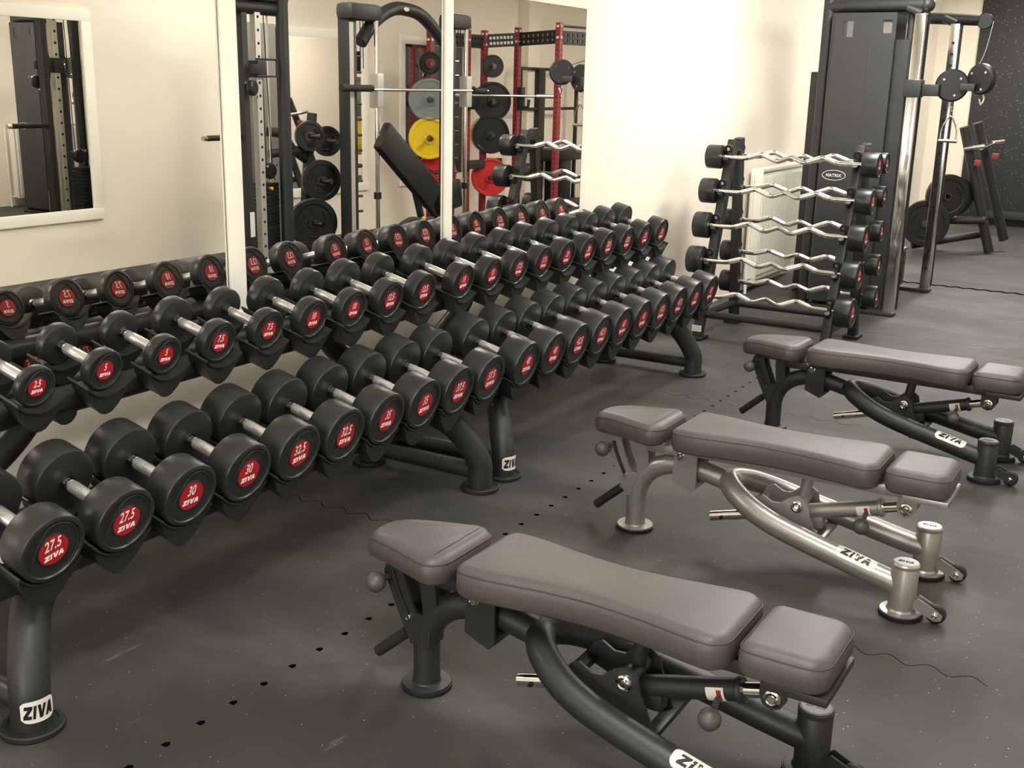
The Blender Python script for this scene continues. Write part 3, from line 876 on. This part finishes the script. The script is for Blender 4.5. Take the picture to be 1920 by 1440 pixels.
# ------------------------------------------------------------------ cable machine behind the curl bars
t = thing('cable_machine', 'tall black cable machine with chrome columns behind the curl bar rack', 'cable machine', (8.9, 2.1, 0))
def holed_panel(mb, x0, x1, y0, y1, z0, z1, holes, mi=0):
    """panel in the YZ plane with rectangular openings"""
    ys = sorted({y0, y1, *[h[0] for h in holes], *[h[1] for h in holes]}); zs = sorted({z0, z1, *[h[2] for h in holes], *[h[3] for h in holes]})
    for i in range(len(ys) - 1):
        for j in range(len(zs) - 1):
            cy, cz = (ys[i] + ys[i + 1]) / 2, (zs[j] + zs[j + 1]) / 2
            if any(h[0] < cy < h[1] and h[2] < cz < h[3] for h in holes): continue
            mb.box((x0, ys[i], zs[j]), (x1, ys[i + 1], zs[j + 1]), 0, mi)
sh = MB(); HO = [(2.225, 2.295, 1.975, 2.085), (1.955, 2.02, 2.0, 2.09)]
holed_panel(sh, 8.34, 8.36, 1.93, 2.36, .06, 2.14, HO)
holed_panel(sh, 8.66, 8.68, 1.93, 2.40, .06, 2.14, [(h[0] + .075, h[1] + .10, h[2] - .01, h[3] + .03) for h in HO])
sh.box((8.36, 1.93, .06), (8.66, 1.945, 1.92)).box((8.40, 1.835, .03), (8.43, 1.93, 1.96)).cyl((8.44, 1.845, .03), (8.44, 1.845, 2.16), .03, 16)
sh.cyl((8.375, 2.352, .06), (8.375, 2.352, 2.14), .036, 20).box((8.375, 2.36, .06), (8.68, 2.388, 2.14))
sh.cyl((8.352, 2.10, .3), (8.352, 2.10, 1.95), .014, 12)
sh.build('shroud', M_shroud, t)
for h in HO: MB().box((8.348, h[0], h[2]), (8.352, h[1], h[3])).build('window_pane', M_tint, t)
ws = MB()
for i in range(14): ws.box((8.42, 2.0, .12 + i * .05), (8.6, 2.3, .165 + i * .05), .004)
ws.build('weight_stack', M_iron, t)
MB().cyl((8.47, 2.08, .1), (8.47, 2.08, 2.1), .012).cyl((8.47, 2.22, .1), (8.47, 2.22, 2.1), .012).build('guide_rod', M_chrome, t)
# tall cover panel on the wall side
MB().box((8.80, 2.42, .02), (9.12, 2.64, 1.74), .012).build('rear_cover', M_shroud, t)
lo = MB()
Ml = Matrix(((0, 0, -1, 8.339), (-1, 0, 0, 2.262), (0, 1, 0, 1.0), (0, 0, 0, 1)))
el = [Ml @ V((.085 * math.cos(a), .036 * math.sin(a), .0015)) for a in [2 * PI * i / 40 for i in range(40)]]
lo.tube(el, .0022, 6, 0, closed=True)
vs, fs, w_, h_ = text_mesh('MATRIX')
k_ = .115 / w_
lo.add([V((v.x * k_, v.y * k_ - h_ * k_ / 2, .002)) for v in vs], fs, 0, Ml)
lo.build('maker_oval', M_stick, t)
# top frame
MB().tube([(8.47, 2.44, 2.19), (8.40, 1.75, 2.19)], .047, 20).ball((8.40, 1.745, 2.19), .052).build('top_beam', M_powder, t)
MB().cyl((8.47, 2.44, .02), (8.47, 2.44, 2.36), .045, 20).build('frame_post', M_powder, t)
MB().cyl((9.72, 2.44, .02), (9.72, 2.44, 2.36), .045, 20).build('frame_post', M_powder, t)
MB().tube([(8.47, 2.44, 2.3), (9.72, 2.44, 2.3)], .045, 18).build('cross_beam', M_powder, t)
MB().tube([(9.72, 2.44, 2.2), (9.66, 1.60, 2.16)], .044, 20).build('top_beam', M_powder, t)
pl = MB().lathe([(0, -.02), (.055, -.02), (.06, -.016), (.05, 0), (.06, .016), (.055, .02), (0, .02)], 24, 0, Matrix.Translation((9.65, 1.56, 2.15)) @ Matrix.Rotation(PI / 2, 4, 'Y'))
pl.build('top_pulley', M_iron, t)
for x, y, hol in ((8.37, 1.77, False), (9.62, 1.765, True)):
    c = MB().box((x - .036, y - .036, .03), (x + .036, y + .036, 2.13), .005).build('chrome_column', M_chrome, t)
    hb = MB()
    for i in range(22):
        z = .2 + i * .085
        if hol: hb.cyl((x - .0375, y, z), (x - .03, y, z), .011, 12)
        hb.cyl((x + .03, y, z), (x + .0375, y, z), .011, 12)
    hb.build('adjustment_holes', M_hole, c)
    MB().box((x - .05, y - .045, .0), (x + .05, y + .6, .03), .006).build('base_plate', M_powder, t)
    MB().cyl((x + .2, y + .02, .02), (x + .2, y + .02, 2.15), .038, 18).build('rear_tube', M_powder, t)
    MB().tube([(x, y, 2.13), (x + .02, y + .1, 2.17)], .03, 12).build('column_clamp', M_powder, t)
# carriage with twin swivel pulleys
ca_ = MB().box((8.31, 1.71, 1.57), (8.43, 1.83, 1.69), .008).box((8.36, 1.60, 1.58), (8.46, 1.72, 1.66), .008)
ca_.build('carriage', M_powder, t)
def pulley(c, ax, r=.112):
    m = MB(); M = Matrix.Translation(V(c)) @ frame_from(ax).to_4x4()
    m.lathe([(0, -.026), (r - .012, -.026), (r, -.014), (r, .014), (r - .012, .026), (0, .026)], 36, 0, M)
    for a in (.6, 2.4, 4.4): m.lathe([(0, .031), (.008, .031), (.009, .026)], 10, 1, M @ Matrix.Translation((.07 * math.cos(a), .07 * math.sin(a), 0)))
    for a in (.6, 2.4, 4.4): m.lathe([(0, -.031), (.008, -.031), (.009, -.026)], 10, 1, M @ Matrix.Translation((.07 * math.cos(a), .07 * math.sin(a), 0)))
    return m
pulley((8.49, 1.538, 1.656), (1, .25, 0)).build('swivel_pulley', [M_iron, M_chrome], t)
pulley((8.49, 1.35, 1.702), (1, -.5, .1), .105).build('swivel_pulley', [M_iron, M_chrome], t)
MB().box((8.44, 1.38, 1.62), (8.50, 1.48, 1.67), .006).build('pulley_link', M_powder, t)
MB().tube(smooth([(9.655, 1.50, 2.15), (9.35, 1.47, 1.99), (9.0, 1.44, 1.86), (8.55, 1.41, 1.76)], 5), .0035, 6).build('cable', M_foot, t)
def chain_handle(p, h_name='hanging_handle'):
    m = MB()
    x, y, z = p
    for i in range(3):
        q = [V((x + (.006 * math.cos(a) if i % 2 else 0), y + (0 if i % 2 else .006 * math.cos(a)), z - .02 - i * .028 + .018 * math.sin(a))) for a in [2 * PI * k / 12 for k in range(12)]]
        m.tube(q, .0025, 6, 0, closed=True)
    zt = z - .1
    m.tube(smooth([(x, y - .055, zt - .17), (x, y - .05, zt - .09), (x, y - .02, zt - .02), (x, y, zt), (x, y + .02, zt - .02), (x, y + .05, zt - .09), (x, y + .055, zt - .17)], 5), .006, 10)
    m.cyl((x, y - .062, zt - .17), (x, y + .062, zt - .17), .013, 14)
    return m
chain_handle((8.51, 1.525, 1.545)).build('hanging_handle', M_chrome, t)
MB().tube(smooth([(8.51, 1.33, 1.60), (8.51, 1.32, 1.57), (8.51, 1.335, 1.53), (8.51, 1.35, 1.57)], 5), .006, 8).build('snap_hook', M_chrome, t)
ws = MB()
for i in range(7): ws.box((9.42, 1.93, .06 + i * .04), (9.56, 2.12, .096 + i * .04), .003)
ws.build('weight_stack', M_iron, t)
MB().box((9.41, 1.92, .342), (9.57, 2.13, .37), .004).build('stack_top', M_chrome, t)
MB().tube([(9.41, 1.99, .30), (9.38, 1.99, .27), (9.38, 1.93, .26)], .012, 10).build('selector_pin', M_orange, t)
MB().tube([(8.45, 2.36, .04), (8.45, 1.86, .04)], .03, 12).build('floor_tube', M_powder, t)
MB().tube([(8.6, 1.9, .1), (9.5, 2.44, .1)], .035, 12).build('floor_tube', M_powder, t)

# ------------------------------------------------------------------ plate storage by the far wall
t = thing('bench_press_uprights', 'pair of leaning black uprights with chrome hooks before the far rubber wall', 'rack', (12.3, 1.85, 0))
for a, b in (((12.25, 2.05, 1.28), (12.45, 1.69, .02)), ((12.5, 1.97, 1.32), (12.75, 1.60, .12))):
    MB().tube([a, b], .05, 16).build('upright', M_powder, t)
MB().cyl((12.2, 2.02, 1.06), (12.22, 1.83, 1.10), .022, 12).cyl((12.22, 1.86, 1.08), (12.62, 1.80, 1.12), .02, 12).cyl((12.6, 1.82, 1.12), (12.6, 1.70, 1.14), .022, 12).build('bar_hook', M_chrome, t)
for p in ((12.24, 1.88, .93), (12.5, 1.76, .99)):
    MB().box((p[0] - .03, p[1] - .03, p[2] - .03), (p[0] + .03, p[1] + .03, p[2] + .03), .01).build('safety_collar', M_redsteel, t)
MB().tube([(12.35, 1.75, .35), (12.35, 2.4, .3)], .04, 14).build('foot_beam', M_powder, t)
MB().tube([(12.55, 1.75, .2), (12.2, 2.42, .05)], .04, 14).build('foot_beam', M_powder, t)
MB().cyl((12.2, 2.13, .58), (12.45, 1.95, .58), .025, 14).cyl((12.05, 2.28, .30), (12.4, 2.28, .30), .025, 14).build('storage_peg', M_dsteel, t)
G = 'plates stored by the far wall'
for p, r, lb in (((12.2, 2.125, .58), .225, 'black weight plate stored upper on the far uprights, with a grip opening'), ((12.1, 2.29, .30), .24, 'black weight plate stored lowest beside the far uprights')):
    weight_plate(p, r, .05, M_iron, lb, G, 'iron', -.95 if r < .23 else -1.2)
weight_plate((12.27, 2.07, .58), .2, .04, M_iron, 'second black weight plate, pressed behind the upper one on the far uprights', G, 'iron', -.95)

# ------------------------------------------------------------------ opposite side of the room (seen in the mirrors)
# cable tower
t = thing('cable_tower', 'black cable tower with a holed chrome strip, seen in the middle mirror', 'cable machine', (6.85, -.6, 0))
MB().box((6.60, -.52, .03), (6.66, -.44, 2.3), .008).build('frame_post', M_powder, t)
MB().cyl((7.03, -.42, .03), (7.03, -.42, 2.32), .05, 20).build('frame_post', M_powder, t)
MB().cyl((7.13, -.55, .03), (7.13, -.55, 2.0), .028, 16).build('rear_tube', M_powder, t)
MB().box((6.95, -.82, .12), (7.40, -.79, 2.04), .01).build('rear_panel', M_shroud_l, t)
c = MB().box((6.735, -.49, .03), (6.795, -.43, 2.16), .004).build('chrome_strip', M_alu, t)
hb = MB()
for i in range(20):
    hb.cyl((6.765, -.431, .16 + i * .1), (6.765, -.4285, .16 + i * .1), .012, 12); hb.cyl((6.765, -.4915, .16 + i * .1), (6.765, -.489, .16 + i * .1), .012, 12)
hb.build('adjustment_holes', M_hole, c)
MB().tube([(6.5, -.47, 2.13), (7.05, -.47, 2.13)], .055, 18).box((6.55, -.53, 2.18), (7.1, -.4, 2.3), .02).build('top_beam', M_powder, t)
MB().box((6.72, -.51, 1.60), (6.82, -.40, 1.73), .006).build('carriage', M_powder, t)
MB().tube(rounded([(6.70, -.40, 1.74), (6.93, -.40, 1.74), (6.93, -.40, 1.61), (6.70, -.40, 1.61)], .02), .008, 8).build('carriage_loop', M_powder, t)
pulley((6.63, -.38, 1.52), (.3, 1, 0), .06).build('pulley', [M_iron, M_chrome], t)
MB().box((6.62, -.40, 1.63), (6.69, -.36, 1.70), .004).build('pop_pin_block', M_iron, t)
ws = MB()
for i in range(17): ws.box((6.84, -.62, .22 + i * .032), (7.0, -.48, .249 + i * .032), .003)
ws.build('weight_stack', M_iron, t)
MB().box((6.86, -.475, .2), (7.0, -.468, .215)).build('stack_rail', M_chrome, t)
pulley((6.92, -.5, .86), (0, 1, 0), .065).build('stack_pulley', [M_iron, M_chrome], t)
MB().cyl((6.885, -.5, .72), (6.885, -.46, .72), .012).ball((6.885, -.455, .72), .016).build('selector_pin', M_orange, t)
MB().cyl((6.99, -.55, .75), (6.99, -.55, 2.1), .01, 10).build('guide_rod', M_chrome, t)
MB().tube([(6.88, -.5, .9), (6.86, -.5, 2.1)], .004, 6).tube([(6.95, -.5, .9), (6.9, -.5, 2.1)], .004, 6).build('cable', M_foot, t)
MB().cyl((6.24, -.5, 1.14), (6.62, -.5, 1.14), .022, 16).cyl((6.20, -.5, 1.14), (6.24, -.5, 1.14), .02, 16, 1).build('side_peg', [M_grip, M_chrome], t)
MB().box((6.5, -.85, 0), (7.2, -.35, .04), .01).build('base', M_powder, t)
MB().box((6.605, -.436, .35), (6.655, -.433, .55)).build('sticker', M_stick, t)

# plate tree with its plates
t = thing('plate_tree', 'black plate tree with arms beside the cable tower, seen in the middle mirror', 'rack', (7.72, -.8, 0))
MB().tube(smooth([(7.74, -.85, .02), (7.74, -.85, .5), (7.80, -.85, .95), (7.86, -.85, 1.3)], 4), .045, 16).build('post', M_powder, t)
MB().tube(smooth([(7.2, -.8, 1.16), (7.4, -.8, 1.13), (7.55, -.82, 1.0), (7.75, -.85, .9)], 4), .04, 14).build('arm', M_powder, t)
MB().tube([(7.22, -.8, .97), (7.8, -.83, .99)], .04, 14).build('arm', M_powder, t)
for p in ((7.69, .34), (7.81, .715), (7.90, 1.06), (7.69, 1.11)):
    MB().cyl((p[0], -.86, p[1]), (p[0], -.60, p[1]), .024, 14).build('peg', M_dsteel, t)
MB().box((7.5, -1.05, 0), (7.98, -.6, .03), .01).build('base', M_powder, t)
G = 'plates on the plate tree'
weight_plate((7.69, -.72, .34), .225, .05, M_iron, 'largest black weight plate, lowest on the plate tree in the middle mirror', G, 'iron', .5)
weight_plate((7.69, -.77, .34), .2, .04, M_iron, 'black weight plate behind the largest one, lowest on the plate tree', G, 'iron', .5)
weight_plate((7.81, -.72, .715), .185, .05, M_iron, 'black weight plate on the centre peg of the plate tree in the middle mirror', G, 'iron', .5)
weight_plate((7.90, -.72, 1.06), .135, .04, M_iron, 'small black weight plate, right of the two highest on the plate tree', G, 'iron', .5)
weight_plate((7.69, -.74, 1.11), .135, .04, M_iron, 'small black weight plate, left of the two highest on the plate tree', G, 'iron', .5)

# guided barbell (smith) machine
t = thing('smith_machine', 'black guided barbell machine with arched top, seen in the middle mirror', 'smith machine', (8.7, -.5, 0))
for x, dx in ((7.86, .3), (9.40, .2)):
    MB().box((x - .05, -.50, .05), (x + .065, -.38, 2.12), .012).build('column', M_powder, t)
    MB().box((x - .04, -.379, .1), (x + .01, -.372, 2.08)).build('chrome_strip', M_alu, t)
    MB().box((x - .08, -.50, 2.10), (x + dx + .05, -.31, 2.24), .045).build('column_cap', M_powder, t)
    MB().cyl((x + dx, -.35, .1), (x + dx, -.35, 2.12), .021, 16).build('guide_rod', M_chrome, t)
    pg = MB()
    for i in range(11): pg.cyl((x + .06, -.42, .45 + i * .135), (x + .14, -.40, .45 + i * .135), .012, 10)
    pg.build('catch_pegs', M_dsteel, t)
    MB().box((x + dx - .045, -.40, 1.36), (x + dx + .045, -.30, 1.66), .012).build('bearing_block', M_alu, t)
    MB().cyl((x + dx, -.35, .55), (x + dx, -.35, .61), .035, 16).build('bumper', M_foot, t)
    MB().box((x - .1, -1.2, 0), (x + .15, .15, .06), .015).build('base_beam', M_powder, t)
    MB().tube([(x + .16, -.42, 1.7), (x + .16, -.42, 2.12)], .004, 6).tube([(x + .2, -.42, 1.7), (x + .2, -.42, 2.12)], .004, 6).build('cable', M_foot, t)
MB().tube(smooth([(8.06, -.45, 1.92), (8.25, -.45, 2.10), (8.5, -.45, 2.22), (8.72, -.45, 2.24), (9.0, -.45, 2.19), (9.35, -.45, 1.98)], 6), .06, 20).build('arched_crossbar', M_powder, t)
em = MB().lathe([(0, .004), (.03, .004), (.032, 0)], 20, 0, Matrix.Translation((8.66, -.388, 2.235)) @ Matrix.Rotation(-PI / 2, 4, 'X') @ Matrix.Scale(1.3, 4, (1, 0, 0)) @ Matrix.Scale(.6, 4, (0, 1, 0)))
em.build('emblem', M_stick, t)
br = MB().cyl((7.9, -.31, 1.52), (9.95, -.31, 1.52), .0145, 16)
br.build('guided_bar', M_chrome, t)
MB().cyl((7.62, -.31, 1.53), (8.04, -.31, 1.53), .03, 18).cyl((9.68, -.31, 1.52), (9.9, -.31, 1.52), .03, 18).build('bar_sleeve', M_grip, t)

# incline bench in front of it
t = thing('incline_bench', 'black incline bench with raised back pad, seen in the middle mirror', 'bench', (8.75, -.35, 0))
def slab(a, b, w, th):
    a, b = V(a), V(b); d = b - a; M = Matrix.Translation(a) @ frame_from(d, V((0, 1, 0))).to_4x4()
    return MB().box((-w / 2 if False else -w / 2, -th / 2, 0), (w / 2, th / 2, d.length), min(th, w) * .3, 0, M)
slab((8.16, -.3, 1.13), (8.98, -.3, .50), .28, .09).build('back_pad', M_iron, t)
slab((9.02, -.3, .47), (9.42, -.3, .53), .28, .085).build('seat_pad', M_iron, t)
MB().tube([(8.7, -.33, .62), (8.9, -.33, .1)], .035, 14).tube([(8.95, -.33, .42), (9.3, -.33, .06)], .035, 14).tube([(8.3, -.33, .05), (9.5, -.33, .05)], .04, 14).build('frame', M_powder, t)
MB().tube([(8.3, -.1, .05), (8.3, -.55, .05)], .035, 12).tube([(9.5, -.1, .05), (9.5, -.55, .05)], .035, 12).build('floor_foot', M_powder, t)
MB().tube(smooth([(8.2, -.2, .26), (8.45, -.2, .34), (8.7, -.25, .31), (8.95, -.3, .3)], 4), .03, 12).build('handle_arm', M_grip, t)
MB().ball((8.62, -.16, .345), .022).build('pop_pin', M_orange, t)

# red storage rack
t = thing('squat_rack', 'red squat rack with black perforated top beams, seen in the right-hand mirror', 'rack', (11.2, -.9, 0))
posts = [(11.41, -.3, 2.27), (11.68, -1.0, 2.235), (11.42, -1.3, 2.19), (11.06, -1.3, 2.23), (10.33, -1.3, 2.2)]
for x, y, z in posts:
    p = MB().box((x - .032, y - .032, .01), (x + .032, y + .032, z), .004).build('post', M_redsteel, t)
    h = MB()
    for i in range(36):
        zz = .15 + i * .057
        if zz > z - .08: break
        h.cyl((x, y + .0315, zz), (x, y + .0328, zz), .009, 10); h.cyl((x - .0328, y, zz), (x - .0315, y, zz), .009, 10)
    h.build('post_holes', M_hole, p)
    b = MB()
    for zz in (z - .04, z - .16):
        b.cyl((x - .015, y + .032, zz), (x - .015, y + .045, zz), .014, 10); b.cyl((x - .045, y, zz), (x - .032, y, zz), .014, 10)
    b.build('bolts', M_stick, p)
    MB().box((x - .07, y - .07, 0), (x + .07, y + .07, .012)).build('foot_plate', M_redsteel, p)
def beam(a, b, zt, n=7):
    a, b = V(a), V(b); d = (b - a).normalized()
    a2, b2 = a + d * .033, b - d * .033; L = (b2 - a2).length
    M = Matrix.Translation(a2) @ frame_from(d).to_4x4()
    # sheet made as bars and webs so that daylight shows through its holes
    m = MB(); Y = V((0, 0, 1)); f = frame_from(d); upx = f.col[0].z, f.col[1].z
    ax = 0 if abs(upx[0]) > abs(upx[1]) else 1; sg = 1 if upx[ax] > 0 else -1
    def bx(l0, l1, z0, z1):
        lo = [-.01, -.01, l0]; hi = [.01, .01, l1]
        lo[ax], hi[ax] = sorted((z0 * sg, z1 * sg)); m.box(lo, hi, 0, 0, M)
    hole = .03; st = L / (n + 1)
    for z0, z1 in ((-.075, -.045), (-.015, .015), (.045, .075)): bx(0, L, z0, z1)
    for z0, z1 in ((-.045, -.015), (.015, .045)):
        x = 0
        for i in range(n):
            c = st * (i + 1); bx(x, c - hole / 2, z0, z1); x = c + hole / 2
        bx(x, L, z0, z1)
    m.build('perforated_beam', M_powder, t)
Pz = lambda i, z: (posts[i][0], posts[i][1], z)
beam(Pz(4, 2.06), Pz(3, 2.06), 0, 9); beam(Pz(3, 2.06), Pz(2, 2.06), 0, 4); beam(Pz(2, 2.07), Pz(1, 2.10), 0, 7); beam(Pz(1, 2.10), Pz(0, 2.12), 0, 7)
MB().cyl((11.45, -.29, 2.235), (12.3, -.1, 2.235), .014, 10).build('pull_up_bar', M_powder, t)
beam(Pz(0, 2.11), (12.0, -.12, 2.11), 0, 6)
MB().box((11.0, -1.275, .62), (11.75, -1.225, .72), .008).build('lower_beam', M_powder, t)
for x, y in ((11.06, -1.26), (11.68, -.96)):
    MB().box((x - .04, y - .01, 1.30), (x + .045, y + .05, 1.56), .006).tube([(x, y + .04, 1.33), (x, y + .12, 1.33), (x, y + .13, 1.42)], .02, 10).build('bar_catch', M_powder, t)
pg = MB()
for x, zs in ((10.26, (1.79, 1.41, 1.0, .65)), (11.52, (1.79, 1.39, 1.01, .51))):
    for z in zs: pg.cyl((x + .04, -1.34, z), (x - .20, -1.09, z), .024, 14)
pg.build('storage_pegs', M_dsteel, t)
# barbell on the catches
t = thing('barbell', 'chrome barbell resting on the red squat rack, seen in the right-hand mirror', 'barbell', (11.2, -.95, 1.47))
MB().cyl((10.6, -1.16, 1.46), (11.9, -.77, 1.46), .015, 14).build('shaft', M_chrome, t)
MB().cyl((11.78, -.806, 1.46), (12.18, -.686, 1.46), .025, 16).cyl((10.3, -1.25, 1.46), (10.68, -1.136, 1.46), .025, 16).build('sleeve', M_chrome, t)
G = 'plates stored on the red rack'
for x, z, r, m, lb, w in ((10.26, 1.79, .12, M_iron, 'small black plate with red collar, highest on the left red post in the mirror', .05),
                   (10.26, 1.41, .225, M_greyplate, 'large grey bumper plate on the left red post in the mirror', .08),
                   (10.26, 1.0, .225, M_yellow, 'large yellow bumper plate on the left red post in the mirror', .08),
                   (10.40, .62, .225, M_redplate, 'red bumper plate low on the left red post in the mirror', .08),
                   (11.54, 1.79, .13, M_iron, 'small dark plate, highest on the right red post in the mirror', .04),
                   (11.54, 1.39, .225, M_iron, 'large black bumper plate below the small one on the right red post', .08),
                   (11.52, 1.01, .225, M_iron, 'large black bumper plate stored in front of a yellow one on the red rack', .06),
                   (11.52, .51, .225, M_redplate, 'red bumper plate lowest on the right red post in the mirror', .08)):
    weight_plate((x - .09, -1.2, z), r, w, m, lb, G, 'bumper', .78)
weight_plate((11.50, -1.27, 1.01), .225, .06, M_yellow, 'yellow bumper plate behind a black one on the right red post', G, 'bumper', .78)
t = thing('spring_collar', 'red collar clip on the highest left peg of the red rack', 'collar clip', (10.12, -1.15, 1.79))
MB().lathe([(.025, -.025), (.05, -.025), (.05, -.008), (.042, 0), (.05, .008), (.05, .025), (.025, .025)], 20, 0, Matrix.Translation((10.12, -1.15, 1.79)) @ Matrix.Rotation(.78, 4, 'Z') @ Matrix.Rotation(PI / 2, 4, 'X')).build('ring', M_redsteel, t)
# black open frame by the opposite wall
t = thing('pull_up_frame', 'thin black open bar frame beyond the red squat rack, seen in the right-hand mirror', 'frame', (13.4, -1.5, 0))
for z in (1.79, 1.285): MB().tube([(12.6, -1.5, z), (14.15, -1.5, z)], .02, 10).build('rail', M_powder, t)
MB().box((13.03, -1.54, .02), (13.2, -1.47, 1.80), .008).build('post', M_powder, t)
MB().box((12.58, -1.52, .02), (12.62, -1.48, 1.80), .004).build('post', M_powder, t)
MB().box((14.1, -1.52, .02), (14.15, -1.48, 1.80), .004).build('post', M_powder, t)
MB().box((12.5, -1.6, 0.0), (14.2, -1.1, .05), .01).build('base', M_powder, t)
MB().box((12.9, -1.5, .62), (14.1, -1.15, .78), .04).box((13.2, -1.45, .05), (13.5, -1.2, .65), .02).build('padded_seat', M_iron, t)

# ------------------------------------------------------------------ lamps of the room (ceiling panels), added fill lights and camera
def lamp(x, y, w, d, power, up, col=(1, .975, .935), rot=0):
    l = bpy.data.lights.new('ceiling_panel', 'AREA'); l.shape = 'RECTANGLE'; l.size = w; l.size_y = d; l.energy = power; l.color = col
    o = bpy.data.objects.new('ceiling_panel', l); COL.objects.link(o); o.location = (x, y, 2.78); o.rotation_euler = (0, 0, rot)
    l2 = l.copy(); l2.energy = up; o2 = bpy.data.objects.new('ceiling_fill_uplight', l2); COL.objects.link(o2); o2.location = (x, y, 2.82); o2.rotation_euler = (PI, 0, rot)  # upward fill added to brighten the ceiling and what the chrome reflects
lamp(7.2, 1.7, 1.2, .3, 58, 34)
lamp(4.0, .7, 1.2, .3, 22, 44)
lamp(10.4, 1.4, 1.2, .3, 38, 48)
lamp(.9, .6, 1.2, .3, 34, 46)
lamp(7.2, -.5, 1.2, .3, 18, 30)
lamp(13.4, 1.6, 1.2, .3, 48, 80)
# added fill light behind the camera, to brighten the wall under the racks
wl_ = bpy.data.lights.new('near_end_fill', 'AREA'); wl_.shape = 'RECTANGLE'; wl_.size = 2.4; wl_.size_y = 1.3; wl_.energy = 105; wl_.color = (1, .985, .95)
wo_ = bpy.data.objects.new('near_end_fill', wl_); COL.objects.link(wo_); wo_.location = (XB + .05, .6, 1.45); wo_.rotation_euler = (0, -PI / 2, 0); wo_.rotation_euler.rotate_axis('Z', PI / 2)
wf = MB()
for lo, hi in (((-.72, .75), (1.92, .8)), ((-.72, 2.1), (1.92, 2.15)), ((-.72, .8), (-.66, 2.1)), ((1.86, .8), (1.92, 2.1))):
    wf.box((XB + .001, lo[0], lo[1]), (XB + .05, hi[0], hi[1]), .004)
struct('fill_light_frame', wf, M_trim)  # made-up frame around the added fill light, no real opening behind it
w = bpy.data.worlds.new('World'); SC.world = w; w.use_nodes = True
w.node_tree.nodes['Background'].inputs['Color'].default_value = (.05, .05, .05, 1)

R_ = [[0.51820374, -0.21230023, 0.82848868], [-0.85495907, -0.15416406, 0.49525592], [0.02258024, -0.96496739, -0.2613964]]
cam = bpy.data.cameras.new('camera'); co = bpy.data.objects.new('camera', cam); COL.objects.link(co)
cam.sensor_fit = 'HORIZONTAL'; cam.sensor_width = 36; cam.lens = 36 * 2080 / 1920; cam.clip_start = .05
M = Matrix(((R_[0][0], -R_[0][1], -R_[0][2], 0), (R_[1][0], -R_[1][1], -R_[1][2], 0), (R_[2][0], -R_[2][1], -R_[2][2], 1.6), (0, 0, 0, 1)))
co.matrix_world = M
SC.camera = co
vs_ = SC.view_settings
SC.display_settings.display_device = 'sRGB'
vs_.view_transform = 'Standard'; vs_.look = 'None'; vs_.exposure = 0.27; vs_.gamma = 1; vs_.use_curve_mapping = False
SC.cycles.max_bounces = 12; SC.cycles.glossy_bounces = 8
